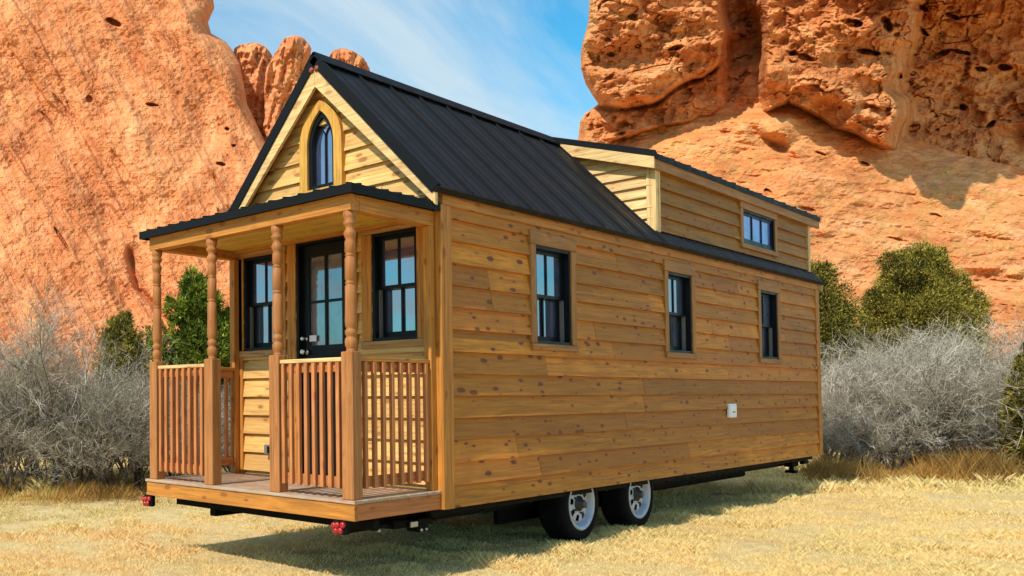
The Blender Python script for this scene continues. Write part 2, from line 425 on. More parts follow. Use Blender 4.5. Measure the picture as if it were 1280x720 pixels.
m = MB(front); m.box(dY0+0.115, dY1-0.115, -0.056, -0.050, 1.45, 2.34); m.build('door_glass', MATS['doorglass'], door)
m = MB(front); m.box(1.45, 1.54, -0.030, -0.026, 1.50, 1.56); m.build('sticker', MATS['paper'], door)
m = MB(front)
for zc, r_ in ((1.53, 0.022), (1.40, 0.030)):
    c0 = front.p(dY1-0.075, dn1, zc); m.lathe(c0, (-1, 0, 0), [(r_*1.1, 0), (r_*1.1, 0.008), (r_*0.5, 0.012), (r_*0.5, 0.035), (r_, 0.042), (r_*1.05, 0.058), (r_*0.6, 0.072)], 14)
build_each(m, 'door_handle', MATS['nickel'], door)
m = MB(front); m.box(dY0-0.115, dY0-0.003, -0.02, 0.044, 0.165, 2.49, 0.003); m.box(dY1+0.003, dY1+0.115, -0.02, 0.044, 0.165, 2.49, 0.003); build_each(m, 'door_trim', MATS['trimZ'], door)
m = MB(front); m.box(dY0-0.12, dY1+0.12, -0.02, 0.048, 2.493, 2.60, 0.003); m.build('door_head_trim', MATS['trimY'], door)
# little vent box low on the front wall
m = MB(front); m.box(1.99, 2.09, 0.02, 0.075, 0.37, 0.47, 0.004)
vent = m.build('exterior_outlet', MATS['track'], house)
m = MB(front); m.box(2.005, 2.04, 0.076, 0.082, 0.385, 0.455, 0.002); m.build('cover_flap', MATS['black'], vent)
# white outlet on the long side
m = MB(right); m.box(6.29, 6.54, 0.02, 0.055, 0.655, 0.835, 0.006); m.box(6.31, 6.52, 0.056, 0.062, 0.675, 0.815, 0.004)
ow = m.build('outlet_cover', MATS['white'], house)
m = MB(right); m.box(6.37, 6.46, 0.063, 0.068, 0.72, 0.735); m.build('latch', MATS['track'], ow)

# rear wall, with rear gable
RS = 1.10; EZ = 2.73; EE = 0.09; RZ = 4.233; YM = W/2
def zroof(y): return EZ + RS*(min(y, W-y)+EE)        # top surface of the main roof
def gable_lim(z, inset=0.0):
    y = (z - EZ + 0.11)/RS - EE + inset
    return (max(0.0, y), min(W, W-y))
siding(rear, lambda z: (0.115, W-0.115), 0.0, 2.70, [(0.9, 1.65, 1.5, 2.4)], seed=11).build('rear_wall', MATS['sidingY'], house)
window(rear, 0.9, 1.65, 1.5, 2.4, 0.115, MATS['trimZ'], MATS['windowtrimY'], house)
siding(rear, gable_lim, 2.704, RZ-0.14, [], seed=12).build('rear_gable_wall', MATS['sidingY'], house)

# front gable with the pointed window
GW0, GW1, GB, GS, GP = 1.125, 1.455, 2.99, 3.40, 3.72
def arch(u0, u1, zb, zs, zp, n=10):
    """outline of a pointed arch, anticlockwise from lower left"""
    um = (u0+u1)/2; hw = (u1-u0)/2; h = zp-zs
    r_ = (hw*hw+h*h)/(2*hw); pts = [(u0, zb), (u1, zb)]
    a1 = math.asin(min(1, h/r_))
    for i in range(n+1):
        a = a1*i/n; pts.append((u1-r_+r_*math.cos(a), zs+r_*math.sin(a)))
    for i in range(n-1, -1, -1):
        a = a1*i/n; pts.append((u0+r_-r_*math.cos(a), zs+r_*math.sin(a)))
    return pts
gm = siding(front, gable_lim, 2.704, RZ-0.14, [(GW0, GW1, GB, 3.60)], seed=15, joints=9)
gw = gm.build('gable_wall', MATS['sidingY'], house)
def arch_ring(outer, inner, n0, n1, fr):
    mb = MB(fr); b = len(mb.v); k = len(outer)
    for (o_, i_) in zip(outer, inner):
        mb.v += [fr.p(o_[0], n1, o_[1]), fr.p(i_[0], n1, i_[1]), fr.p(o_[0], n0, o_[1]), fr.p(i_[0], n0, i_[1])]
    for a in range(k):
        c = (a+1) % k; A = 4*a; C = 4*c
        mb.f += [[A, A+1, C+1, C], [A+2, C+2, C+3, A+3], [A, C, C+2, A+2], [A+1, A+3, C+3, C+1]]; mb.sm += [False]*4
    return mb
aw = arch_ring(arch(GW0-0.005, GW1+0.005, GB-0.02, GS, GP+0.01), arch(GW0+0.035, GW1-0.035, GB+0.02, GS, GP-0.055), -0.08, 0.046, front).build('arched_window', MATS['black'], house)
arch_ring(arch(GW0-0.105, GW1+0.105, GB-0.07, GS, GP+0.105), arch(GW0-0.004, GW1+0.004, GB-0.021, GS, GP+0.009), -0.01, 0.075, front).build('arch_trim', MATS['arch'], aw)
m = MB(front); q = arch(GW0+0.03, GW1-0.03, GB+0.01, GS, GP-0.05)
m.poly([front.p(a, -0.03, b) for a, b in q], [front.p(a, -0.02, b) for a, b in q]); m.build('glass_pane', MATS['glass'], aw)
m = MB(front); um = (GW0+GW1)/2
m.box(um-0.008, um+0.008, -0.019, -0.004, GB+0.02, GS+0.10)
for sg in (-1, 1):
    pr = None
    for i in range(7):
        a = i/6; uu = um + sg*0.10*(a**1.6); zc = GS+0.09+0.13*a
        if pr: m.poly([front.p(pr[0]-0.007, -0.019, pr[1]), front.p(pr[0]+0.007, -0.019, pr[1]), front.p(uu+0.007, -0.019, zc), front.p(uu-0.007, -0.019, zc)],
                      [front.p(pr[0]-0.007, -0.006, pr[1]), front.p(pr[0]+0.007, -0.006, pr[1]), front.p(uu+0.007, -0.006, zc), front.p(uu-0.007, -0.006, zc)])
        pr = (uu, zc)
m.build('tracery', MATS['black'], aw)

# ================================================================= MAIN ROOF
RO = 0.155; XE = L+0.13; DX0 = 4.36
nv = np.array([0, -RS, 1.0]); nv /= np.linalg.norm(nv)
def slope_pt(x, s, side, off=0.0):
    """s = 0 at the eave .. 1 at the ridge; side -1 right, +1 left"""
    y = -EE + (YM+EE)*s; z = EZ + RS*(y+EE)
    y -= RS/math.hypot(1, RS)*off; z += off/math.hypot(1, RS)
    if side > 0: y = W-y
    return (x, y, z+GZ)
def roof_slab(mb, x0, x1, s0, s1, side, t0=-0.035, t1=0.0):
    mb.poly([slope_pt(x0, s0, side, t0), slope_pt(x1, s0, side, t0), slope_pt(x1, s1, side, t0), slope_pt(x0, s1, side, t0)],
            [slope_pt(x0, s0, side, t1), slope_pt(x1, s0, side, t1), slope_pt(x1, s1, side, t1), slope_pt(x0, s1, side, t1)])
DS = (0.085+EE)/(YM+EE)     # slope position where the dormer wall stands
for side in (-1, 1):
    m = MB()
    roof_slab(m, -RO, DX0+0.06, 0, 1, side); roof_slab(m, DX0+0.06, XE, 0, DS+0.03, side)
    # ribs of the metal sheets: tall one, then a low one
    x = -RO+0.02; k = 0
    while x < XE-0.02:
        top = 0.995 if x < DX0-0.03 else DS
        hgt, wd2 = (0.022 if x < DX0 else 0.007, 0.018) if k % 3 == 0 else (0.005, 0.012)
        roof_slab(m, x, x+wd2, 0.0, top, side, 0.0, hgt); x += 0.165; k += 1
    o = m.build('roof', MATS['roof'], house)
    m = MB(); roof_slab(m, -RO-0.012, XE+0.012, -0.012, -0.001, side, -0.05, 0.004); roof_slab(m, -RO-0.016, -RO-0.001, -0.001, 1.0, side, -0.07, 0.03)
    m.build('drip_edge', MATS['roofedge'], o)
# ridge cap
m = MB()
for side in (-1, 1): roof_slab(m, -RO-0.02, DX0, 0.93, 1.012, side, 0.024, 0.034)
m.build('ridge_cap', MATS['roofedge'], house)
# barge boards, front and rear, with the eave soffit
for side in (-1, 1):
    for x0, x1 in ((-RO-0.001, -RO+0.034), (XE-0.034, XE+0.001)):
        m = MB(); a = -0.037; h = 0.165
        y0 = -0.005
        def bp(x, y, dz):
            z = EZ + RS*(y+EE) - 0.055 + dz + GZ
            return (x, W-y if side > 0 else y, z)
        yb = YM-0.0015
        P0 = [bp(x0, -0.07, 0), bp(x0, yb, 0), bp(x0, yb, -h*1.45), bp(x0, -0.07+0.0, -h*0.75), ]
        P1 = [(x1, p[1], p[2]) for p in P0]
        m.poly(P0, P1); m.build('barge_board', MATS['pineY'], house)
    m = MB(); roof_slab(m, -RO+0.036, -0.002, 0.02, 0.985, side, -0.055, -0.037); roof_slab(m, L+0.002, XE-0.036, 0.02, 0.985, side, -0.055, -0.037); build_each(m, 'soffit', MATS['ceiling'], house)
m = MB(); m.fr = front
for sg in (-1, 1): m.lathe(front.p(YM+sg*0.035, RO+0.002, RZ-0.13), (-1, 0, 0), [(0.028, 0), (0.032, 0.010), (0.02, 0.018), (0.008, 0.024)], 10)
build_each(m, 'peak_rosette', wood('rosette_wood', 'Y', (0.30, 0.07, 0.04), knots=0), house)

# ================================================================= DORMER
DY = 0.085; DZ0 = EZ+RS*(DY+EE)-0.01; DZ1 = 3.70; DXE = L
DRS = 0.345; dy0 = 0.01; dz0 = 3.79         # shed roof: low edge, slope up to the ridge
def dz(y): return dz0 + DRS*(y-dy0)
dorm = Frame((0, DY, GZ), (1, 0, 0), (0, -1, 0))
DW = (7.25, 8.50, 3.05, 3.53)
dw = siding(dorm, lambda z: (4.48+0.09, DXE-0.09), DZ0, DZ1, [DW], course=0.175, seed=21).build('dormer_wall', wood('dormer_siding', 'X', (0.42, 0.175, 0.008), spread=0.2, redamt=0.25), house)  # the dormer wall's shade is put into this darker siding colour
window(dorm, *DW, 0.10, MATS['windowtrim'], MATS['windowtrimX'], house, panes=3, double=False, glass='blueglass', head=0.10, deep=-0.02)
m = MB(dorm); m.box(4.475, 4.568, -0.03, 0.042, DZ0-0.02, DZ1+0.03, 0.003); m.box(DXE-0.088, DXE, -0.03, 0.042, DZ0-0.02, DZ1+0.03, 0.003); build_each(m, 'dormer_corner_board', MATS['pineZ'], house)
dside = Frame((4.48, 0, GZ), (0, 1, 0), (-1, 0, 0))
def dlim(z):
    y1 = (z-EZ)/RS - EE + 0.02       # main roof surface
    y0 = DY + 0.0
    if z > dz(DY)-0.09: y0 = dy0 + (z-dz0+0.09)/DRS
    return (y0, max(y0+0.01, y1))
siding(dside, dlim, DZ0+0.02, 4.12, [], course=0.13, joints=9, seed=22).build('dormer_cheek_wall', MATS['pineY'], house)
dside2 = Frame((DXE, 0, GZ), (0, 1, 0), (1, 0, 0))
siding(dside2, dlim, DZ0+0.02, 4.12, [], course=0.13, joints=9, seed=23).build('dormer_cheek_wall', MATS['pineY'], house)
m = MB(); m.box(4.445, 4.478, DY-0.04, DY+0.07, DZ0-0.015, dz(DY)-0.10, 0.003); m.build('dormer_corner_board', MATS['pineZ'], house)
# roof sheet with small ribs, fascia and barge board
XR = L+0.36
def dpt(x, y, off): return (x, y, dz(y)+off+GZ)
def dslab(mb, x0, x1, y0, y1, t0, t1):
    mb.poly([dpt(x0, y0, t0), dpt(x1, y0, t0), dpt(x1, y1, t0), dpt(x0, y1, t0)], [dpt(x0, y0, t1), dpt(x1, y0, t1), dpt(x1, y1, t1), dpt(x0, y1, t1)])
m = MB(); dslab(m, DX0, XR, dy0, YM, -0.03, 0.012)
x = DX0+0.01; k = 0
while x < XR-0.02:
    dslab(m, x, x+0.02, dy0-0.012, YM, 0.012, 0.036 if k % 3 == 0 else 0.022); x += 0.165; k += 1
dr = m.build('dormer_roof', MATS['roof'], house)
m = MB(); dslab(m, DX0-0.01, XR+0.01, dy0-0.016, dy0-0.001, -0.05, 0.016); dslab(m, DX0-0.014, DX0-0.001, dy0-0.016, YM, -0.045, 0.05); m.build('drip_edge', MATS['roofedge'], dr)
# other half of that roof stretch is the left slope; close the ridge with a cap
m = MB(); m.poly([(DX0, YM-0.10, dz(YM-0.10)+0.014+GZ), (XR, YM-0.10, dz(YM-0.10)+0.014+GZ), (XR, YM, RZ+0.0+GZ), (DX0, YM, RZ+GZ)],
                 [(DX0, YM-0.10, dz(YM-0.10)+0.03+GZ), (XR, YM-0.10, dz(YM-0.10)+0.03+GZ), (XR, YM, RZ+0.04+GZ), (DX0, YM, RZ+0.04+GZ)]); m.build('ridge_cap', MATS['roofedge'], dr)
m = MB(); m.poly([(DX0+0.002, dy0, dz(dy0)-0.032-0.135+GZ), (XR-0.002, dy0, dz(dy0)-0.032-0.135+GZ), (XR-0.002, dy0+0.035, dz(dy0)-0.032-0.135+GZ), (DX0+0.002, dy0+0.035, dz(dy0)-0.032-0.135+GZ)],
                 [(DX0+0.002, dy0, dz(dy0)-0.034+GZ), (XR-0.002, dy0, dz(dy0)-0.034+GZ), (XR-0.002, dy0+0.035, dz(dy0)-0.030+GZ), (DX0+0.002, dy0+0.035, dz(dy0)-0.030+GZ)])
m.build('dormer_fascia', MATS['windowtrimX'], house)
m = MB(); y1 = YM-0.06
m.poly([(DX0, dy0+0.0, dz(dy0)-0.17+GZ), (DX0, dy0+0.0, dz(dy0)-0.032+GZ), (DX0, y1, dz(y1)-0.032+GZ), (DX0, y1, dz(y1)-0.17+GZ)],
       [(DX0-0.03, dy0+0.0, dz(dy0)-0.17+GZ), (DX0-0.03, dy0+0.0, dz(dy0)-0.032+GZ), (DX0-0.03, y1, dz(y1)-0.032+GZ), (DX0-0.03, y1, dz(y1)-0.17+GZ)]); m.build('dormer_barge_board', MATS['pineY'], house)
m = MB(); dslab(m, DX0+0.002, XR-0.002, dy0+0.037, DY+0.02, -0.052, -0.033); dslab(m, DX0+0.002, 4.47, DY+0.022, YM-0.05, -0.052, -0.033); build_each(m, 'dormer_soffit', MATS['ceiling'], house)

# ================================================================= PORCH
PX = -1.17; PW0, PW1 = -0.005, W+0.075; DZT = 0.155
# deck
m = MB()
x = PX-0.012; k = 0
while x < -0.05:
    m.box(x, min(x+0.132, -0.033), PW0-0.012, PW1+0.012, DZT-0.026, DZT, 0.003); x += 0.137
deck = m.build('porch_deck', MATS['deck'], house)
m = MB(); m.box(PX, PX+0.04, PW0, PW1, -0.003, DZT-0.028, 0.003); m.build('rim_joist', MATS['trimY'], deck)
m = MB(); m.box(PX+0.041, -0.046, PW0, PW0+0.04, -0.001, DZT-0.029, 0.003); m.box(PX+0.041, -0.046, PW1-0.04, PW1, -0.001, DZT-0.029, 0.003); build_each(m, 'side_joist', MATS['railX'], deck)
# posts
PT = 2.415
POSTS = [(PX+0.075, 0.075), (PX+0.075, 0.875), (PX+0.075, 1.72), (PX+0.075, W-0.005)]
for px_, py_ in POSTS:
    m = MB(); h = 0.058
    m.box(px_-h, px_+h, py_-h, py_+h, DZT, 1.31, 0.006)
    z0 = 1.31; Lh = PT-1.31-0.0
    prof = [(0.048, 0), (0.036, 0.012), (0.036, 0.028), (0.046, 0.045), (0.049, 0.075), (0.046, 0.10), (0.036, 0.112), (0.036, 0.122), (0.045, 0.135), (0.046, 0.165), (0.036, 0.175), (0.036, 0.185),
            (0.044, 0.20), (0.047, 0.24), (0.045, 0.30), (0.0435, 0.40), (0.0435, 0.515), (0.036, 0.522), (0.036, 0.532), (0.044, 0.54), (0.036, 0.548), (0.036, 0.558), (0.0435, 0.566), (0.043, 0.66), (0.0425, 0.735), (0.035, 0.742), (0.035, 0.752), (0.043, 0.76), (0.035, 0.768), (0.035, 0.776), (0.043, 0.784), (0.042, 0.865),
            (0.034, 0.885), (0.042, 0.90), (0.050, 0.925), (0.044, 0.95), (0.034, 0.962), (0.036, 0.985), (0.048, 1.00), (0.052, 1.02), (0.038, 1.035), (0.050, 1.055), (0.054, Lh)]
    m.lathe((px_, py_, z0+GZ), (0, 0, 1), prof, 20)
    m.build('porch_post', MATS['post'], house)
# pilaster against the wall, left end
m = MB(); m.box(-0.118, -0.048, W-0.075, W-0.0, DZT, PT, 0.004); m.box(-0.118, -0.048, 0.02, 0.09, DZT, PT, 0.004); build_each(m, 'wall_post', MATS['trimZ'], house)
# railings: front bays 0-1 and 2-3, and both ends
def railing(x0, y0, x1, y1, n, mat_top, mat_r):
    r0 = MB(); dxv = x1-x0; dyv = y1-y0; along_x = abs(dxv) > abs(dyv)
    def rb(mb, a, b, wd2, z0, z1, ch=0.004):
        if along_x: mb.box(min(a[0], b[0]), max(a[0], b[0]), a[1]-wd2, a[1]+wd2, z0, z1, ch)
        else: mb.box(a[0]-wd2, a[0]+wd2, min(a[1], b[1]), max(a[1], b[1]), z0, z1, ch)
    rb(r0, (x0, y0), (x1, y1), 0.044, 1.235, 1.268)
    o = r0.build('railing', mat_top, house)
    s = MB(); rb(s, (x0, y0), (x1, y1), 0.018, 1.155, 1.233, 0.002); s.build('top_rail', mat_r, o)
    s = MB(); rb(s, (x0, y0), (x1, y1), 0.018, 0.245, 0.325, 0.002); s.build('bottom_rail', mat_r, o)
    for i in range(n):
        t = (i+0.5)/n; cx_ = x0+dxv*t; cy_ = y0+dyv*t; b_ = MB(); h = 0.0175
        ox, oy = (0, (-0.0365 if y0 < 1 else 0.0365)) if along_x else (-0.0365, 0)
        b_.box(cx_-h+ox, cx_+h+ox, cy_-h+oy, cy_+h+oy, 0.235, 1.232, 0.003); b_.build('baluster', MATS['railZ'], o)
railing(POSTS[0][0], POSTS[0][1]+0.06, POSTS[0][0], POSTS[1][1]-0.06, 8, MATS['pineY'], MATS['railY'])
railing(POSTS[0][0], POSTS[2][1]+0.06, POSTS[0][0], POSTS[3][1]-0.06, 8, MATS['pineY'], MATS['railY'])
railing(PX+0.135, 0.075, -0.12, 0.075, 8, MATS['trimX'], MATS['railX'])
railing(PX+0.135, W-0.04, -0.12, W-0.04, 8, MATS['trimX'], MATS['railX'])
# beam, ceiling, roof
bx0, bx1 = PX+0.02, PX+0.13; by0, by1 = 0.02, W+0.05
m = MB(); m.box(bx0, bx1, by0, by1, PT, 2.545, 0.004); pb = m.build('porch_beam', MATS['trimY'], house)
m = MB(); m.box(bx1+0.002, -0.046, by0, by0+0.10, PT+0.001, 2.545, 0.004); m.box(bx1+0.002, -0.046, by1-0.10, by1, PT+0.001, 2.545, 0.004); build_each(m, 'side_beam', MATS['trimX'], pb)
m = MB(); m.box(-0.12, -0.047, by0+0.102, by1-0.102, PT+0.06, 2.546, 0.003); m.build('wall_plate', MATS['trimY'], pb)
m = MB(); y = by0+0.102
x = bx1+0.004
while x < -0.125: m.box(x, min(x+0.10, -0.122), by0+0.102, by1-0.102, 2.500, 2.515, 0.002); x += 0.1015
m.build('porch_ceiling', MATS['ceiling'], house)
ex0 = PX-0.035; ey0 = -0.035; ey1 = W+0.115
# hipped low porch roof
m = MB(); z0, z1 = 2.548+GZ, 2.60+GZ; rise = 0.17; ins = 0.75
base = [(ex0, ey0, z0), (-0.035, ey0, z0), (-0.035, ey1, z0), (ex0, ey1, z0)]
k = len(m.v); m.v += base + [(p[0], p[1], z1) for p in base] + [(-0.035, ey0+ins, z1+rise), (-0.035, ey1-ins, z1+rise)]
m.f += [[k, k+3, k+2, k+1], [k, k+1, k+5, k+4], [k+3, k, k+4, k+7], [k+2, k+3, k+7, k+6], [k+1, k+2, k+6, k+9, k+8, k+5], [k+4, k+8, k+9, k+7], [k+5, k+8, k+4], [k+7, k+9, k+6]]; m.sm += [False]*8
pr_ = m.build('porch_roof', MATS['roof'], house)
# ribs of the porch roof
m = MB(); y = ey0+0.03
while y < ey1-0.02:
    fr_ = min(1, (y-ey0)/ins, (ey1-y)/ins); xt = ex0 + fr_*(-0.035-ex0)
    zt_ = z1 + rise*fr_
    m.poly([(ex0-0.006, y, z1-0.001), (ex0-0.006, y+0.022, z1-0.001), (xt, y+0.022, zt_-0.001), (xt, y, zt_-0.001)], [(ex0-0.006, y, z1+0.02), (ex0-0.006, y+0.022, z1+0.02), (xt, y+0.022, zt_+0.016), (xt, y, zt_+0.016)])
    y += 0.17
x = ex0+0.1
while x < -0.06:
    fr_ = (x-ex0)/(-0.035-ex0); yy = ey0+ins*fr_
    m.poly([(x, ey0-0.006, z1-0.001), (x+0.022, ey0-0.006, z1-0.001), (x+0.022, yy, z1+rise*fr_-0.001), (x, yy, z1+rise*fr_-0.001)], [(x, ey0-0.006, z1+0.02), (x+0.022, ey0-0.006, z1+0.02), (x+0.022, yy, z1+rise*fr_+0.016), (x, yy, z1+rise*fr_+0.016)])
    x += 0.17
build_each(m, 'roof_rib', MATS['roof'], pr_)
m = MB(); m.fr = Frame((0, 0, 0), (1, 0, 0), (0, 1, 0))
m.box(ex0-0.012, ex0-0.001, ey0-0.012, ey1+0.012, z0-0.015, z1+0.006); m.box(ex0, -0.047, ey0-0.012, ey0-0.001, z0-0.015, z1+0.006); m.box(ex0, -0.047, ey1+0.001, ey1+0.012, z0-0.015, z1+0.006)
m.build('drip_edge', MATS['roofedge'], pr_)

# ================================================================= TRAILER
m = MB()
for y in (0.45, W-0.53): m.box(PX+0.37, L+0.05, y, y+0.08, -0.19, -0.035)
x = PX+0.45
while x < L: m.box(x, x+0.06, 0.16, W-0.16, -0.10, -0.034); x += 0.8
m.box(-0.04, L+0.02, 0.10, 0.15, -0.075, -0.033); m.box(-0.04, L+0.02, W-0.15, W-0.10, -0.075, -0.033)
m.box(PX+0.30, PX+0.36, 0.05, W-0.02, -0.11, -0.035)
m.box(0.0, L-0.02, 0.085, W-0.085, -0.032, -0.008)
m.box(5.2, 9.2, 0.75, 1.7, -0.33, -0.12, 0.02); m.box(0.5, 1.6, 0.9, 1.7, -0.26, -0.12, 0.02); m.box(1.75, 4.95, 0.55, 0.60, -0.36, -0.10); m.box(1.75, 4.95, W-0.60, W-0.55, -0.36, -0.10)  # invented tank boxes and plates, added to darken the view underneath
tr = m.build('trailer_frame', MATS['steel'], house)
m = MB()
for x in (2.62, 3.98): m.tube((x, 0.2, 0.40), (x, W-0.2, 0.40), 0.045, seg=10)
build_each(m, 'axle', MATS['steel'], tr)
WR = 0.405
for (x, y, sgn) in ((2.62, 0.105, -1), (3.98, 0.105, -1), (2.62, W-0.105, 1), (3.98, W-0.105, 1)):
    c = Vector((x, y, WR-0.012)); ax = Vector((0, sgn, 0)); wdt = 0.285
    rimr = WR*0.665
    prof = [(rimr-0.012, -wdt+0.02), (rimr, -wdt), (WR*0.82, -wdt-0.012), (WR*0.93, -wdt+0.003), (WR*0.985, -wdt+0.03), (WR, -wdt+0.07), (WR, -0.07), (WR*0.985, -0.03), (WR*0.93, -0.003), (WR*0.82, 0.012), (rimr+0.012, 0.004), (rimr-0.004, -0.015)]
    m = MB(); m.lathe(c, ax, prof, 48, caps=False); 
    # tread blocks
    for q in range(44):
        a = 2*math.pi*q/44
        for off in (-0.075, -0.14, -0.205):
            c0 = c + ax*off + Vector((math.cos(a), 0, math.sin(a)))*(WR+0.002)
            tx = Vector((-math.sin(a), 0, math.cos(a)))*0.019; ay = ax*0.026; rr = Vector((math.cos(a), 0, math.sin(a)))*0.007
            m.poly([c0-tx-ay-rr, c0+tx-ay-rr, c0+tx+ay-rr, c0-tx+ay-rr], [c0-tx-ay+rr, c0+tx-ay+rr, c0+tx+ay+rr, c0-tx+ay+rr])
    whl = empty('wheel', c); whl.parent = house
    t_ = m.build('tyre', MATS['tyre'], None); t_.parent = whl; t_.matrix_parent_inverse = Matrix.Translation(-c)
    # rim: barrel ring, disc with eight holes (built from sectors), lip
    m = MB(); seg = 48; rin = rimr-0.035
    m.lathe(c, ax, [(rimr+0.006, -0.010), (rimr+0.010, 0.006), (rimr-0.008, 0.012), (rin, -0.006), (rin-0.004, -0.04), (rin-0.02, -0.06), (rin-0.022, -0.10), (rimr, -0.12)], seg, caps=False)
    b = len(m.v) 
    r3, r2_, r1, r0_ = rin-0.018, rin-0.05, rin-0.115, 0.075
    def rp(r_, a, d): return tuple(c + ax*d + Vector((math.cos(a), 0, math.sin(a)))*r_)
    nsec = 8
    for q in range(nsec*6):
        a = 2*math.pi*q/(nsec*6); a2 = 2*math.pi*(q+1)/(nsec*6)
        m.quad(rp(r3, a, -0.055), rp(r3, a2, -0.055), rp(r2_, a2, -0.035), rp(r2_, a, -0.035))
        if q % 6 < 3: m.quad(rp(r2_, a, -0.035), rp(r2_, a2, -0.035), rp(r1, a2, -0.028), rp(r1, a, -0.028))
        m.quad(rp(r1, a, -0.028), rp(r1, a2, -0.028), rp(r0_, a2, -0.032), rp(r0_, a, -0.032))
    rm = m.build('rim', MATS['rim'], None); rm.parent = whl; rm.matrix_parent_inverse = Matrix.Translation(-c)
    m = MB(); m.lathe(c, ax, [(rimr-0.03, -0.13), (rimr-0.03, -0.115)], 32); m.lathe(c, ax, [(0.085, -0.05), (0.08, -0.015), (0.045, -0.005), (0.043, 0.03), (0.03, 0.036)], 16)
    for q in range(5):
        a = 2*math.pi*q/5; m.tube(rp(0.105, a, -0.032), rp(0.105, a, -0.008), 0.012, seg=6)
    hb = m.build('hub', MATS['hub'], None); hb.parent = whl; hb.matrix_parent_inverse = Matrix.Translation(-c)
# tail lamps
for y, s_ in ((0.16, 1), (W-0.02+0.10, 0.8)):
    m = MB(); m.box(PX-0.005, PX+0.05, y-0.085, y+0.06, -0.115, -0.008, 0.01)
    o = m.build('tail_light', MATS['steel'], house)
    m = MB()
    for k_, (dy_, dz_) in enumerate(((-0.055, -0.04), (0.0, -0.045), (0.035, -0.05), (-0.03, -0.085), (0.015, -0.09))):
        m.lathe((PX-0.006, y+dy_, dz_+GZ), (-1, 0, 0), [(0.027, 0), (0.025, 0.014), (0.014, 0.022)], 12)
    build_each(m, 'lamp_lens', MATS['red'], o)
# hitch parts and jacks under the frame
m = MB(); m.box(-0.35, 0.15, 0.25, 0.33, -0.17, -0.11); m.tube((-0.42, 0.29, GZ-0.14), (0.3, 0.29, GZ-0.14), 0.022); m.box(-0.62, -0.40, 0.27, 0.31, -0.15, -0.12); m.box(-0.05, 0.10, 0.22, 0.36, -0.22, -0.10, 0.01)
jk = m.build('stabiliser_jack', MATS['steel'], house)
m = MB(); m.box(-0.16, -0.06, 0.215, 0.235, -0.17, -0.12, 0.004)
for xx, zz_ in ((-0.02, -0.20), (0.05, -0.20), (-0.6, -0.15)): m.lathe((xx, 0.218, GZ+zz_), (0, -1, 0), [(0.016, 0), (0.016, 0.012), (0.006, 0.015)], 8)
m.build('bracket', MATS['galv'], jk)
m = MB(); m.box(L-0.25, L+0.05, 0.30, 0.42, -0.20, -0.10, 0.01); m.tube((L-0.1, 0.36, GZ-0.12), (L-0.1, 0.36, 0.30), 0.035, seg=10); m.box(L-0.17, L-0.03, 0.29, 0.43, -0.30, -0.26); m.tube((L-0.1, 0.22, GZ-0.13), (L+0.16, 0.22, GZ-0.13), 0.03)
jk2 = m.build('stabiliser_jack', MATS['steel'], house)
m = MB(); m.lathe((L+0.16, 0.22, GZ-0.13), (1, 0, 0), [(0.035, 0), (0.03, 0.02)], 10); m.build('bracket', MATS['galv'], jk2)
m = MB(); m.box(L+0.0, L+1.1, W/2-0.06, W/2+0.06, -0.17, -0.06); m.lathe((L+1.1, W/2, GZ-0.11), (0, 0, 1), [(0.06, -0.05), (0.07, 0.02), (0.03, 0.05)], 12); m.build('tow_tongue', MATS['steel'], house)

# ================================================================= NOISE
def _h(ix, iy, iz, s):
    n = (ix*374761393 + iy*668265263 + iz*2147483647 + s*1274126177) & 0xffffffff
    n = ((n ^ (n >> 13))*1274126177) & 0xffffffff
    n = ((n ^ (n >> 15))*2246822519) & 0xffffffff
    return ((n ^ (n >> 16)) & 0xffff)/65535.0*2-1
def vnoise(x, y, s=0):
    ix = np.floor(x).astype(np.int64); iy = np.floor(y).astype(np.int64); fx = x-ix; fy = y-iy
    fx = fx*fx*fx*(fx*(fx*6-15)+10); fy = fy*fy*fy*(fy*(fy*6-15)+10)
    z = np.zeros_like(ix)
    a = _h(ix, iy, z, s); b = _h(ix+1, iy, z, s); c = _h(ix, iy+1, z, s); d = _h(ix+1, iy+1, z, s)
    return (a*(1-fx)+b*fx)*(1-fy) + (c*(1-fx)+d*fx)*fy
def fbm(x, y, s=0, o=5, g=0.5, l=2.03):
    v = 0; a = 1; t = 0
    for i in range(o):
        v = v + a*vnoise(x, y, s+i*13); t += a; a *= g; x = x*l*0.96 + y*l*0.28 + 3.7; y = y*l*0.96 - x*0.12 + 1.3
    return v/t
def ridged(x, y, s=0, o=5, g=0.5):
    v = 0; a = 1; t = 0
    for i in range(o):
        v = v + a*(1-np.abs(vnoise(x, y, s+i*17))*2); t += a; a *= g; x = x*2.07+5.1; y = y*2.07-2.3
    return v/t
def sstep(a, b, x):
    t = np.clip((x-a)/(b-a), 0, 1); return t*t*(3-2*t)

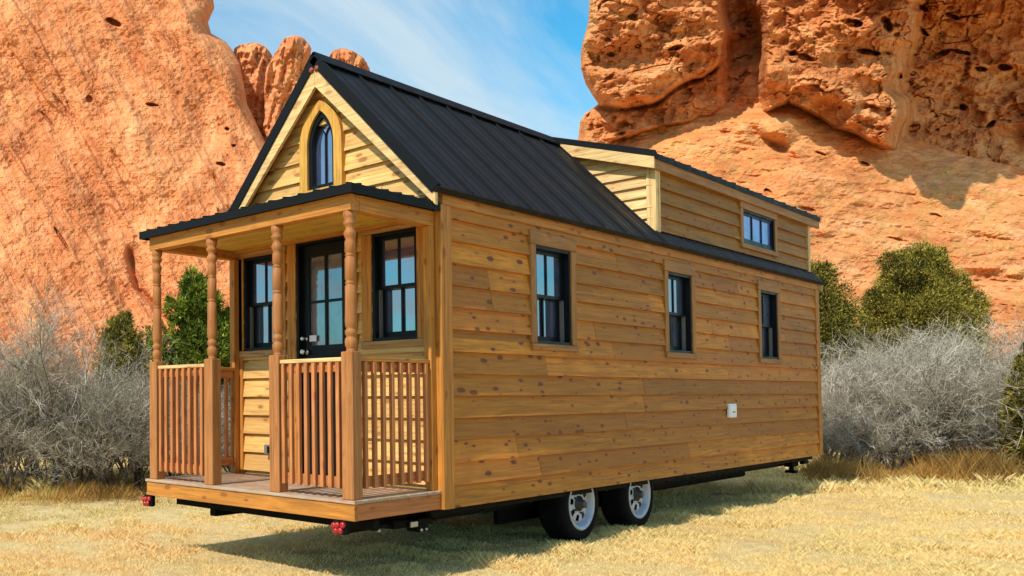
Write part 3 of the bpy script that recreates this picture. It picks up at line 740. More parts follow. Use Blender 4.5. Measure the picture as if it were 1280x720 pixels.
def grid_obj(name, P, mat, attrs=None, smooth=True):
    n, m_ = P.shape[:2]; me = bpy.data.meshes.new(name)
    i = np.arange(n-1)[:, None]*m_ + np.arange(m_-1)[None, :]
    q = np.stack([i, i+1, i+m_+1, i+m_], -1).reshape(-1, 4)
    me.vertices.add(n*m_); me.vertices.foreach_set('co', P.reshape(-1).astype(np.float32))
    me.loops.add(q.size); me.loops.foreach_set('vertex_index', q.reshape(-1).astype(np.int32))
    me.polygons.add(len(q)); me.polygons.foreach_set('loop_start', (np.arange(len(q))*4).astype(np.int32)); me.polygons.foreach_set('loop_total', np.full(len(q), 4, np.int32))
    me.polygons.foreach_set('use_smooth', np.full(len(q), smooth))
    me.update(); me.validate()
    if attrs:
        for k, v in attrs.items():
            at = me.attributes.new(k, 'FLOAT', 'POINT'); at.data.foreach_set('value', v.reshape(-1).astype(np.float32))
    me.materials.append(mat); o = bpy.data.objects.new(name, me); COL.objects.link(o); return o

# ================================================================= ROCK MATERIALS
def rock(name, cols, streak_rot=(0, 0, 0), streak=(1, 1, 1), fine=1.0, grass=None):
    m, t, p = newmat(name)
    v = coords(t, streak, streak_rot)
    a = noise(t, v, 0.22, 8, 0.62, 0.8); b = noise(t, coords(t), 1.6, 8, 0.65); c3 = noise(t, coords(t, streak, streak_rot), 1.1, 7, 0.65, 0.4)
    c = ramp(t, [(0.30, cols[0]), (0.46, cols[1]), (0.58, cols[2]), (0.74, cols[3])], a)
    c = mixc(t, ramp(t, [(0.36, 0.6), (0.56, 0.0)], c3), c, cols[0])
    c = mixc(t, ramp(t, [(0.50, 0.0), (0.74, 0.5)], b), c, cols[3])
    # darker blotches by noise
    vo = N(t, 'ShaderNodeTexVoronoi'); vo.feature = 'F1'; vo.inputs['Scale'].default_value = 0.9
    nz = N(t, 'ShaderNodeTexNoise'); nz.inputs['Scale'].default_value = 0.8; nz.inputs['Detail'].default_value = 4
    t.links.new(coords(t), nz.inputs['Vector'])
    c = mixc(t, ramp(t, [(0.62, 0.0), (0.72, 0.35)], noise(t, coords(t, (1, 1, 1)), 0.55, 7, 0.7)), c, tuple(x*0.5 for x in cols[0]))
    if grass:
        at = N(t, 'ShaderNodeAttribute', attribute_name='grass')
        gn = noise(t, coords(t), 0.9, 8, 0.7)
        gc = ramp(t, [(0.35, grass[0]), (0.6, grass[1])], noise(t, coords(t), 3.0, 6, 0.7))
        f = math_(t, 'MULTIPLY', ramp(t, [(0.44, 0.0), (0.62, 0.8)], gn), at.outputs['Fac'])
        c = mixc(t, f, c, gc)
    t.links.new(c, p.inputs['Base Color']); p.inputs['Roughness'].default_value = 0.95; p.inputs['Specular IOR Level'].default_value = 0.1
    h = mixc(t, 0.5, noise(t, coords(t, streak, streak_rot), 2.2, 9, 0.7), noise(t, coords(t), 5.0, 6, 0.7))
    bump(t, p, h, 0.9*fine, 0.35)
    return m
CL = [(0.44, 0.135, 0.048), (0.68, 0.245, 0.095), (0.80, 0.33, 0.135), (0.92, 0.49, 0.24)]
CR = [(0.46, 0.14, 0.045), (0.74, 0.28, 0.095), (0.86, 0.39, 0.15), (0.94, 0.54, 0.25)]
rockL = rock('red_sandstone_slab', CL, (0.3, 0.5, 0.0), (1.3, 1.3, 0.45), fine=0.6)
rockR = rock('red_sandstone_block', CR, (0, 0, 0), (1, 1, 1.3), fine=1.2)
rockH = rock('sandy_slope', [(0.48, 0.14, 0.045), (0.74, 0.265, 0.09), (0.84, 0.36, 0.14), (0.94, 0.52, 0.26)], (0.2, 0.1, 0.3), (0.6, 0.6, 2.2), fine=0.8, grass=((0.36, 0.20, 0.05), (0.68, 0.40, 0.12)))

def interp(pts, x): return np.interp(x, [p[0] for p in pts], [p[1] for p in pts])
# ---- left cliff: a great slab leaning back, its right side rounding away
py = np.linspace(552, -130, 560); ncol = 500; nback = 26
edge = interp([(-130, 225), (-30, 262), (-5, 266), (10, 268), (28, 260), (42, 264), (52, 282), (62, 290), (80, 300), (130, 309), (175, 330), (230, 362), (300, 400), (430, 425), (560, 430)], py)
t = np.linspace(0, 1, ncol)
pxg = edge[:, None] - (1-t)[None, :]*(edge[:, None]+200); pyg = np.repeat(py[:, None], ncol, 1)
s_ = np.clip((edge[:, None]-pxg)/30.0, 0, 1)
curl = 3.2*(1-np.sqrt(np.clip(1-(1-s_)**2, 0, 1)))
D = 38 + (545-pyg)/600*11 + curl
mx_ = pxg/28.0; my_ = pyg/28.0                           # about metres
ra = math.radians(62); us = mx_*math.cos(ra)+my_*math.sin(ra); vs = -mx_*math.sin(ra)+my_*math.cos(ra)   # streaks run down to the right
D += -1.5*fbm(mx_*0.14, my_*0.12, 3, 4) - 0.75*fbm(us*0.20, vs*0.75, 9, 5) - 0.30*ridged(us*0.20, vs*1.5, 21, 5, 0.5) - 0.13*fbm(us*0.8, vs*2.4, 31, 6, 0.58)
D += -0.03*ridged(mx_*3.3, my_*3.3, 77, 4, 0.6) - 0.0*vs
# big diagonal gully low on the right and ledge lines
gl = pxg - interp([(270, 150), (320, 163), (360, 172), (385, 195), (420, 215), (450, 225)], pyg)
D += 0.9*np.exp(-(gl/5.0)**2)*sstep(300, 325, pyg)*(1-sstep(400, 440, pyg))
for (cx_, cy_, rx_, ry_, an, dp) in [(142, 28, 11, 4, 0.4, .8), (190, 131, 8, 2.2, 0.15, .7), (112, 124, 5, 4, 0.9, .4), (276, 205, 6, 2.2, 0.2, .6), (292, 182, 3, 2, 0, .4), (284, 161, 3, 2, 0.3, .5), (60, 150, 14, 2, 0.9, .3), (78, 300, 20, 2, 1.0, .35)]:
    dxp = pxg-cx_; dyp = pyg-cy_; q1 = (dxp*math.cos(an)+dyp*math.sin(an))/rx_; q2 = (-dxp*math.sin(an)+dyp*math.cos(an))/ry_
    D += dp*(1-sstep(0.4, 1.25, q1*q1+q2*q2+0.5*fbm(mx_*2.5, my_*2.5, 50, 3)))
D += -0.25*sstep(-0.03, 0.04, fbm(us*0.10+3, vs*0.45+8, 211, 6, 0.55))*sstep(0.0, 0.3, fbm(mx_*0.12, my_*0.12, 213, 2))
D += -0.16*fbm(mx_*1.9, my_*1.9, 215, 5, 0.62) - 0.05*ridged(mx_*5, my_*5, 217, 3, 0.6)
tb = np.linspace(0, 1, nback)[1:]
pb_ = edge[:, None] - (tb**1.5)[None, :]*60; Db = D[:, -1:] + tb[None, :]*9 + 0.4*fbm(tb[None, :]*5+0*py[:, None], my_[:, :1]*0.6, 5, 4)
P = survey(np.concatenate([pxg, pb_], 1), np.concatenate([pyg, np.repeat(py[:, None], nback-1, 1)], 1), np.concatenate([D, Db], 1))
P[0, :, 2] = -1.0
tag(grid_obj('cliff', P, rockL, None, False), kind='structure')

# ---- upright fins of rock behind it
def fin(name, outline, D0, base_y, seed, label):
    xs0 = [p[0] for p in outline]; top = min(p[1] for p in outline)
    ny, nx = 150, 110
    yy = np.linspace(base_y, top+0.3, ny)
    lft = []; rgt = []
    for y in yy:
        c_ = []
        for (x0_, y0_), (x1_, y1_) in zip(outline[:-1], outline[1:]):
            if (y0_-y)*(y1_-y) <= 0 and y0_ != y1_: c_.append(x0_+(x1_-x0_)*(y-y0_)/(y1_-y0_))
        lft.append(min(c_)); rgt.append(max(c_))
    lft = np.array(lft)[:, None]; rgt = np.array(rgt)[:, None]
    th = np.linspace(-math.pi, math.pi, nx)[None, :]
    lft = lft + 3.0*fbm(yy[:, None]/16, 0*yy[:, None], seed+50, 4); rgt = np.maximum(lft+0.5, rgt + 3.5*fbm(yy[:, None]/14, 0*yy[:, None]+7, seed+51, 4))
    cxx = (lft+rgt)/2; hw = (rgt-lft)/2
    pxx = cxx + hw*np.sin(th)*1.0; dep = -np.cos(th)*hw/FPX*D0*0.9
    pyy = np.repeat(yy[:, None], nx, 1)
    a = pxx/30; b = pyy/30
    rough_ = 0.9*fbm(a*1.4, b*0.6, seed, 5)+0.8*ridged(a*2.6+b*0.5, b*0.7, seed+5, 5, 0.55)+0.30*fbm(a*6, b*6, seed+9, 5, 0.62)
    Dm = D0 + dep - rough_*np.clip(hw/12, 0.1, 1)*(np.cos(th) > -2)
    P = survey(pxx, pyy, Dm)
    o = grid_obj(name, P, rockL); tag(o, label, 'rock', 'rock fins behind the gable'); return o
fin('rock_fin', [(284, 300), (286, 120), (288, 75), (293, 60), (302, 55), (318, 53), (330, 57), (338, 68), (345, 100), (352, 160), (360, 300)], 52, 290, 4, 'short blunt red rock fin at the left, next to the cliff edge')
fin('rock_fin', [(330, 300), (330, 180), (329, 120), (333, 85), (345, 62), (356, 48), (368, 43.5), (380, 47), (388, 60), (392, 80), (396, 120), (402, 300)], 49, 290, 14, 'tallest red rock fin, touching the house gable peak from the left')
fin('rock_fin', [(404, 300), (406, 140), (412, 72), (418, 63), (428, 60), (442, 64), (455, 73), (462, 84), (468, 105), (478, 160), (490, 300)], 56, 290, 24, 'red rock fin peeking over the black roof just right of the gable peak')

# ---- right: hillside and butte
yb = [(640, 262), (716, 255), (724, 215), (732, 187), (760, 178), (800, 160), (850, 150), (900, 135), (950, 140), (985, 122), (1010, 135), (1040, 152), (1080, 170), (1130, 190), (1170, 205), (1200, 215), (1290, 235), (1450, 250)]
pxl = np.linspace(660, 1440, 520); tt = np.linspace(0, 1, 400)
ybx = interp(yb, pxl)-22
pxg = np.repeat(pxl[None, :], 400, 0); pyg = 552 + (ybx[None, :]-552)*tt[:, None]
fr0 = (552-pyg)/(552-(ybx[None, :]+22))
D = 34 + 42*np.clip(fr0, 0, 1.2)**1.25
a = pxg/22.0; b = pyg/22.0
D += -1.6*fbm(a*0.16, b*0.22, 61, 4)*sstep(0.02, 0.3, fr0) - 0.9*fbm(a*0.45+b*0.15, b*1.0, 71, 5)*sstep(0.02, 0.2, fr0) - 0.8*ridged(a*0.30+b*0.35, b*1.0-a*0.12, 81, 6, 0.6)*sstep(0.02, 0.3, fr0) - 0.22*fbm(a*2.2, b*3, 91, 5, 0.62)
# pale ledges low down at the right
for y0_, am in ((352, 1.5), (366, 1.3), (330, 0.7)):
    yl = y0_ + 5*fbm(a*0.5, b*0+1, 5, 3)+ (pxg-1200)*0.02
    D += am*sstep(-7, 0, yl-pyg)*(1-sstep(0, 26, yl-pyg))*sstep(1090, 1180, pxg)
# little overhanging rock with dark underside
q = np.clip(1-np.hypot((pxg-955)/50, (pyg-160)/34), 0, 1); D -= 3.2*sstep(0, 0.8, q)
ln = (pyg - (150+(pxg-935)*0.66)); D += 2.2*np.exp(-((ln-10)/9)**2)*sstep(928, 945, pxg)*(1-sstep(985, 1003, pxg))
for (cx_, cy_, rx_, ry_, an, dp) in [(1080, 205, 8, 3, 0.3, 1.0), (960, 240, 6, 3, 0.5, .8), (1025, 192, 7, 2, 0.3, .8), (880, 235, 9, 3, 0.2, .6), (1010, 262, 12, 3, 0.2, .7), (1120, 300, 14, 3, 0.2, .6), (1170, 270, 10, 3, 0.3, .6)]:
    dxp = pxg-cx_; dyp = pyg-cy_; q1 = (dxp*math.cos(an)+dyp*math.sin(an))/rx_; q2 = (-dxp*math.sin(an)+dyp*math.cos(an))/ry_
    D += dp*(1-sstep(0.4, 1.3, q1*q1+q2*q2+0.6*fbm(a*2.5, b*2.5, 50, 3)))
P = survey(pxg, pyg, D); P[0, :, 2] = -1.0
gr = sstep(0.15, 0.35, fr0)*(1-sstep(1.0, 1.08, fr0))*(0.35+0.65*sstep(-0.3, 0.3, fbm(a*0.2, b*0.3, 7, 3)))
tag(grid_obj('hillside', P, rockH, {'grass': gr}, False), kind='structure')

py = np.concatenate([np.linspace(262, -30, 330), np.linspace(-32, -460, 120)]); ncol = 560
edge = interp([(-460, 790), (-170, 760), (-60, 742), (0, 737), (30, 735), (50, 729), (66, 726), (85, 726), (105, 732), (120, 741), (130, 748), (136, 740), (142, 731), (152, 725), (170, 723), (190, 722), (262, 720)], py)
t = np.linspace(0, 1, ncol)**0.96
pxg = edge[:, None] + t[None, :]*(1450-edge[:, None]); pyg = np.repeat(py[:, None], ncol, 1)
a = pxg/18.0; b = pyg/18.0; wx = 9*fbm(a*0.35, b*0.35, 101, 4); wy = 9*fbm(a*0.35, b*0.35, 102, 4)
X = pxg+wx; Y = pyg+wy
D = np.full_like(pxg, 78.0)
# left block, overhanging the layer below it
crack = interp([(700, 132), (760, 134), (800, 131), (830, 125), (860, 104), (890, 92), (912, 72), (960, 60)], X)
up = sstep(-3, 3, crack-Y)
lb_ = (1-sstep(896, 912, X))
D -= lb_*(up*5.0 + (1-up)*2.4)
D += 2.0*np.exp(-((Y-crack-1)/3.5)**2)*(1-sstep(880, 915, X))
# dark cleft
D += 3.4*sstep(900, 916, X)*(1-sstep(940, 960, X))*(1-sstep(60, 135, Y))
# middle block and the slanting ledge below it
lowe = interp([(940, 118), (985, 122), (1010, 132), (1060, 152), (1110, 180), (1180, 212), (1300, 240)], X)
mid_ = sstep(946, 962, X)
rgt_ = sstep(1120, 1150, X + (Y-60)*0.12 + 14*fbm(b*0.5, a*0.1, 9, 3))
D -= mid_*(5.0*(1-rgt_))
D += mid_*rgt_*6.0*(1-0.25*sstep(100, 240, Y))
D -= 2.0*mid_*np.exp(-((Y-lowe+22)/20)**2)*(1-0.6*rgt_)
# undercut at the foot
foot = interp(yb, pxg) + 3
D += 7.0*sstep(-4, 10, Y-foot)
# unseen overhang added above the frame to cast shade into the recess
D -= 11.0*sstep(14, 48, -Y-16*fbm(a*0.5, b*0.1, 401, 3))*sstep(1060, 1095, X+10*fbm(b*0.5, a*0.2, 402, 3))
# horizontal shoulder lines, pits, roughness
s_ = np.clip((pxg-edge[:, None])/24.0, 0, 1)
D += 4.2*(1-np.sqrt(np.clip(1-(1-s_)**2, 0, 1)))
D += -1.9*fbm(a*0.22, b*0.28, 111, 4) - 1.15*ridged(a*0.30+b*0.1, b*0.50, 121, 5, 0.52) - 0.42*fbm(a*1.0, b*1.4, 131, 6, 0.56) - 0.16*ridged(a*2.4, b*2.4, 141, 4, 0.6)
D += -0.10*fbm(a*4, b*4, 331, 4, 0.7)
ck = 1-np.abs(vnoise(a*0.28+1.6*fbm(a*0.5, b*0.5, 305, 3), b*0.62+a*0.10, 301)); D += 0.8*sstep(0.95, 1.0, ck)*sstep(0.1, 0.35, fbm(a*0.2, b*0.2, 303, 2))
ck = 1-np.abs(vnoise(a*0.75+1.2*fbm(a*0.5, b*0.5, 315, 3), b*0.35-a*0.08, 311)); D += 0.4*sstep(0.94, 1.0, ck)*sstep(0.1, 0.35, fbm(a*0.25, b*0.2, 313, 2))
D += -0.9*sstep(0.0, 0.10, fbm(a*0.30, b*0.42, 321, 5)) - 0.45*sstep(0.05, 0.12, fbm(a*0.8, b*1.0, 322, 4))
for (cx_, cy_, rx_, ry_, an, dp) in [(1083, 65, 15, 4, 0.15, 2.5), (1066, 29, 13, 5, 0.2, 2.2), (1134, 56, 6, 5, 0, 2), (1108, 30, 6, 10, -0.4, 1.8), (1150, 36, 14, 3, 0.7, 2), (1175, 68, 16, 4, -0.35, 2.2), (1200, 65, 13, 3, 0.2, 2.2), (1225, 86, 8, 3, 0.1, 1.8), (1256, 84, 9, 4, 0.2, 2), (1124, 95, 4, 4, 0, 2), (1204, 134, 5, 4, 0, 2), (1238, 156, 8, 4, -0.6, 2), (1145, 8, 16, 5, 0.3, 2.5), (1000, 70, 18, 4, 0.3, 1.2), (790, 22, 7, 4, 0, 1.2), (764, 68, 5, 3, 0, 1), (845, 60, 10, 3, -0.2, 1.2), (1190, 20, 10, 3, 0.4, 1.5)]:
    dxp = pxg-cx_; dyp = pyg-cy_; q1 = (dxp*math.cos(an)+dyp*math.sin(an))/rx_; q2 = (-dxp*math.sin(an)+dyp*math.cos(an))/ry_
    D += dp*(1-sstep(0.35, 1.3, q1*q1+q2*q2+0.7*fbm(a*2.2, b*2.2, 55, 3)))
pb_ = edge[:, None] + (tb**1.5)[None, :]*70; Db = D[:, :1] + tb[None, :]*16 + 0.6*fbm(tb[None, :]*5+0*py[:, None], b[:, :1]*0.6, 5, 4)
P = survey(np.concatenate([pb_[:, ::-1], pxg], 1), np.concatenate([np.repeat(py[:, None], nback-1, 1), pyg], 1), np.concatenate([Db[:, ::-1], D], 1))
tag(grid_obj('sandstone_butte', P, rockR, None, False), kind='structure')

# ================================================================= GROUND
gm_, t, p = newmat('dry_grass_ground')
n1 = noise(t, coords(t), 0.35, 6, 0.6, 0.5); n2 = noise(t, coords(t), 5.5, 8, 0.7); n3 = noise(t, coords(t), 45, 4, 0.7)
c = ramp(t, [(0.33, (0.62, 0.44, 0.18)), (0.5, (0.86, 0.66, 0.33)), (0.68, (0.84, 0.55, 0.24))], n1)
c = mixc(t, ramp(t, [(0.33, 0.4), (0.55, 0.0)], n2), c, (0.30, 0.22, 0.08))
c = mixc(t, ramp(t, [(0.36, 0.35), (0.6, 0.0)], n3), c, (0.22, 0.15, 0.05))
t.links.new(c, p.inputs['Base Color']); p.inputs['Roughness'].default_value = 1; p.inputs['Specular IOR Level'].default_value = 0.05
bump(t, p, mixc(t, 0.5, n2, n3), 1.0, 0.05)
def gh(x, y): return 0.05*fbm(x*0.35, y*0.35, 7, 3) + 0.018*fbm(x*2.2, y*2.2, 8, 3)
# one sheet, fine near the house, out to the horizon
ax_ = np.concatenate([-np.geomspace(900, 26, 22), np.linspace(-24, 34, 260), np.geomspace(36, 900, 22)])
gx, gy = np.meshgrid(ax_, ax_); nearm = 1-sstep(40, 80, np.hypot(gx, gy))
flat = np.exp(-(((gx-4.5)/6.5)**4+((gy-1.2)/2.4)**4))
gz = gh(gx, gy)*nearm*(1-0.8*flat) - 0.01
tag(grid_obj('ground', np.stack([gx, gy, gz], -1), gm_), kind='structure')

# grass blades: one mass, thick where the picture sees it
def blades(n, dmin, dmax, pxa, pxb, hmin, hmax, wdt, seed):
    r_ = np.random.default_rng(seed)
    # density falls off with distance
    u_ = r_.random(n); dep = 1/((1/dmin)*(1-u_)+(1/dmax)*u_)
    pxx = r_.uniform(pxa, pxb, n)
    d = np.stack([F[0]+R2[0]*(pxx-PPX)/FPX, F[1]+R2[1]*(pxx-PPX)/FPX], -1)
    x = CAM[0]+d[:, 0]*dep; y = CAM[1]+d[:, 1]*dep
    cl = fbm(x*2.6, y*2.6, 41, 4)
    bare = sstep(0.22, 0.42, fbm(x*0.8+5, y*0.8, 47, 4))
    keep = r_.random(n) < (0.40+0.75*sstep(-0.35, 0.35, cl))*(1-0.75*bare)
    x = x[keep]; y = y[keep]; cl = cl[keep]; dep = dep[keep]; n = len(x)
    h = (hmin+(hmax-hmin)*r_.random(n)**2.2)*(0.7+0.6*sstep(-0.3, 0.4, cl))*(1+0.9*sstep(0.25, 0.5, fbm(x*1.1, y*1.1, 48, 3)))
    a = r_.uniform(0, 2*math.pi, n); ln = r_.uniform(0.2, 1.1, n)*h; la = r_.uniform(0, 2*math.pi, n)
    w = wdt*(0.6+0.8*r_.random(n))*(dep/9.0)**0.5
    fl = np.exp(-(((x-4.5)/6.5)**4+((y-1.2)/2.4)**4))
    z = gh(x, y)*(1-0.8*fl) - 0.015
    v = np.zeros((n, 4, 3))
    v[:, 0] = np.stack([x-np.cos(a)*w, y-np.sin(a)*w, z], -1); v[:, 1] = np.stack([x+np.cos(a)*w, y+np.sin(a)*w, z], -1)
    v[:, 2] = np.stack([x+np.cos(a)*w*0.5+np.cos(la)*ln*0.4, y+np.sin(a)*w*0.5+np.sin(la)*ln*0.4, z+h*0.65], -1)
    v[:, 3] = np.stack([x+np.cos(la)*ln, y+np.sin(la)*ln, z+h], -1)
    big = fbm(x*0.30, y*0.30, 43, 3)
    near = 1-sstep(9.0, 11.5, dep + 2.2*fbm(x*0.5, y*0.5, 44, 3))
    c = np.clip(0.42+0.45*big+0.20*near+r_.normal(0, 0.20, n), 0, 1)
    return v, c, dep
sets = [blades(620000, 6.6, 18, -60, 1340, 0.012, 0.046, 0.0023, 1), blades(150000, 14, 34, -60, 1400, 0.03, 0.12, 0.0045, 2)]
v = np.concatenate([s0[0] for s0 in sets]); cc = np.concatenate([s0[1] for s0 in sets]); n = len(v)
me = bpy.data.meshes.new('grass'); me.vertices.add(n*4); me.vertices.foreach_set('co', v.reshape(-1).astype(np.float32))
idx = (np.arange(n)[:, None]*4 + np.array([0, 1, 2, 0, 2, 3])[None, :]).reshape(-1)
me.loops.add(n*6); me.loops.foreach_set('vertex_index', idx.astype(np.int32)); me.polygons.add(n*2)
me.polygons.foreach_set('loop_start', (np.arange(n*2)*3).astype(np.int32)); me.polygons.foreach_set('loop_total', np.full(n*2, 3, np.int32)); me.update()
at = me.attributes.new('tone', 'FLOAT', 'POINT'); at.data.foreach_set('value', np.repeat(cc, 4).astype(np.float32))
gmat, t, p = newmat('dry_grass_blade')
at = N(t, 'ShaderNodeAttribute', attribute_name='tone')
c = ramp(t, [(0.0, (0.44, 0.37, 0.14)), (0.28, (0.86, 0.67, 0.28)), (0.52, (0.98, 0.82, 0.40)), (0.78, (0.88, 0.55, 0.22)), (1.0, (0.95, 0.72, 0.38))], at.outputs['Fac'])
t.links.new(c, p.inputs['Base Color']); p.inputs['Roughness'].default_value = 0.8; p.inputs['Specular IOR Level'].default_value = 0.15
tl = N(t, 'ShaderNodeBsdfTranslucent'); t.links.new(c, tl.inputs[0]); ms = N(t, 'ShaderNodeMixShader'); ms.inputs[0].default_value = 0.35
t.links.new(p.outputs[0], ms.inputs[1]); t.links.new(tl.outputs[0], ms.inputs[2]); t.links.new(ms.outputs[0], t.nodes['Material Output'].inputs[0])
me.materials.append(gmat); go = bpy.data.objects.new('grass', me); COL.objects.link(go)
tag(go, 'short dry straw coloured grass covering the ground', 'grass', kind='stuff')

# ================================================================= LEAFLESS SHRUBS
def twigmat(name, cols):
    m, t, p = newmat(name)
    oi = N(t, 'ShaderNodeObjectInfo'); g = N(t, 'ShaderNodeNewGeometry')
    c = ramp(t, [(0.0, cols[0]), (0.5, cols[1]), (1.0, cols[2])], g.outputs['Random Per Island'])
    c = mixc(t, math_(t, 'MULTIPLY', oi.outputs['Random'], 0.45), c, cols[3])
    t.links.new(c, p.inputs['Base Color']); p.inputs['Roughness'].default_value = 0.85; p.inputs['Specular IOR Level'].default_value = 0.15
    return m
MT = twigmat('grey_twig_bark', [(0.09, 0.07, 0.05), (0.36, 0.31, 0.24), (0.78, 0.71, 0.60), (0.30, 0.25, 0.16)])
MS = twigmat('dark_stem_bark', [(0.10, 0.075, 0.055), (0.16, 0.12, 0.09), (0.26, 0.21, 0.17), (0.15, 0.11, 0.08)])
def grow(seed, height, spread, nstem, thin=0.0046):
    rd = random.Random(seed); stems = []; twigs = []
    def rv(s): return Vector((rd.gauss(0, s), rd.gauss(0, s), rd.gauss(0, s)))
    def branch(p0, d, ln, r0, lvl, acc):
        k = 3 if lvl < 3 else 2; p = p0.copy(); d = d.normalized()
        pts = [(p.copy(), r0)]
        for i in range(k):
            d = (d + rv(0.20 if lvl < 2 else 0.28) + Vector((0, 0, 0.05))).normalized()
            p = p + d*(ln/k); pts.append((p.copy(), r0*(1-0.62*(i+1)/k)))
        (stems if lvl < 2 or (lvl == 2 and rd.random() < 0.35) else twigs).append(pts)
        if lvl >= 4: return
        nch = (5, 6, 5, 3)[lvl]
        for j in range(nch):
            tpos = rd.uniform(0.25, 1.0); f = tpos*k; i0 = min(int(f), k-1); q = pts[i0][0].lerp(pts[i0+1][0], f-i0)
            ax_ = (pts[i0+1][0]-pts[i0][0]).normalized()
            perp = ax_.cross(rv(1)).normalized(); an = rd.uniform(0.35, 1.0)
            nd = (ax_*math.cos(an)+perp*math.sin(an)+Vector((0, 0, 0.15)))
            branch(q, nd, ln*rd.uniform(0.42, 0.70), max(thin*0.7, r0*0.45), lvl+1, acc)
    for i in range(nstem):
        a = 2*math.pi*i/nstem + rd.uniform(-0.4, 0.4); lean = rd.uniform(0.08, 0.75)*spread
        d = Vector((math.cos(a)*lean, math.sin(a)*lean, 1))
        branch(Vector((math.cos(a)*0.15*rd.random(), math.sin(a)*0.15*rd.random(), 0)), d, height*rd.uniform(0.36, 0.80), 0.024*rd.uniform(0.6, 1.2), 0, None)
    return stems, twigs
def tubes_mesh(name, chains, sides, mat):
    V = []; Fc = []
    for pts in chains:
        b = len(V); up = Vector((0.31, 0.17, 0.93))
        for i, (p, r_) in enumerate(pts):
            d = (pts[min(i+1, len(pts)-1)][0]-pts[max(i-1, 0)][0]).normalized(); a = d.cross(up)
            if a.length < 1e-3: a = d.orthogonal()
            a.normalize(); c_ = d.cross(a)
            for s in range(sides):
                tt_ = 2*math.pi*s/sides; V.append(p + (a*math.cos(tt_)+c_*math.sin(tt_))*r_)
        for i in range(len(pts)-1):
            for s in range(sides):
                s2 = (s+1) % sides; Fc.append((b+i*sides+s, b+i*sides+s2, b+(i+1)*sides+s2, b+(i+1)*sides+s))
    me = bpy.data.meshes.new(name); me.from_pydata(V, [], Fc); me.materials.append(mat); me.update(); return me
protos = []
for i, (h_, sp_, ns_) in enumerate([(2.7, 0.8, 13), (2.3, 1.1, 13), (3.0, 0.65, 12), (2.1, 1.25, 14)]):
    st_, tw_ = grow(100+i, h_, sp_, ns_)
    protos.append((tubes_mesh('stems', st_, 5, MS), tubes_mesh('twigs', tw_, 3, MT)))
def shrub(i, px_, dep, sc, rz, label, group, lean=0):
    x, y = site(px_, dep); o = empty('bare_shrub', (x, y, float(gh(np.array(x), np.array(y)))-0.03)); o.rotation_euler = (lean, 0, rz); o.scale = (sc*1.08, sc*1.08, sc)
    tag(o, label, 'shrub', group)
    for nm, me in (('stem', protos[i][0]), ('twigs', protos[i][1])):
        c = bpy.data.objects.new(nm, me); COL.objects.link(c); c.parent = o
    return o
rs = random.Random(5)
LEFT = [(-70, 15.2, 1), (-60, 17.8, 0), (-110, 16.5, 2), (-30, 15.0, 0), (15, 14.6, 2), (58, 15.2, 0), (100, 14.8, 3), (140, 14.6, 1), (172, 15.6, 0), (215, 16.5, 1), (250, 17.0, 3), (290, 17.5, 1),
        (-10, 17.5, 1), (35, 18, 2), (80, 17.6, 0), (122, 17.2, 1), (160, 18.2, 0), (200, 19.0, 3), (240, 19.5, 0), (278, 20, 1)]
for px_, dep, k in LEFT:
    nearrow = dep < 17.1
    where = 'by the left edge of the picture' if px_ < 30 else 'left of the porch' if px_ < 180 else 'seen through the porch posts'
    shrub(k, px_, dep, rs.uniform(0.66, 0.94)*(0.8 if px_ > 180 else 1), rs.uniform(0, 6.3), 'grey leafless shrub %s, %s' % (where, 'front row' if nearrow else 'back row'), 'grey shrubs left of the house, %s %s' % ('front row' if nearrow else 'back row', where))
RIGHT = [(1345, 20.2, 3), (1385, 18.0, 0), (1400, 21.0, 1), (1440, 19.0, 2), (1040, 18.0, 1), (1075, 17.6, 0), (1115, 17.4, 3), (1150, 17.5, 2), (1190, 17.3, 0), (1228, 17.5, 1), (1268, 17.2, 2), (1345, 17.5, 0),
         (1030, 20.6, 3), (1062, 20.2, 0), (1098, 20.4, 2), (1135, 20.0, 1), (1170, 20.5, 0), (1208, 20.2, 2), (1248, 20.6, 0), (1290, 20.2, 1),
         (1090, 23.5, 0), (1150, 23.6, 2), (1205, 23.5, 0), (1262, 23.6, 1), (1315, 23.0, 2)]
for px_, dep, k in RIGHT:
    row = 'front' if dep < 19 else 'middle' if dep < 22 else 'back'
    where = 'just behind the end of the house' if px_ < 1085 else 'near the right edge of the picture' if px_ > 1215 else 'below the big juniper'
    shrub(k, px_, dep, rs.uniform(0.74, 1.0)*(0.92 if row == 'front' else 1.04), rs.uniform(0, 6.3), 'grey leafless shrub %s, %s row' % (where, row), 'grey shrubs right of the house, %s row %s' % (row, where))
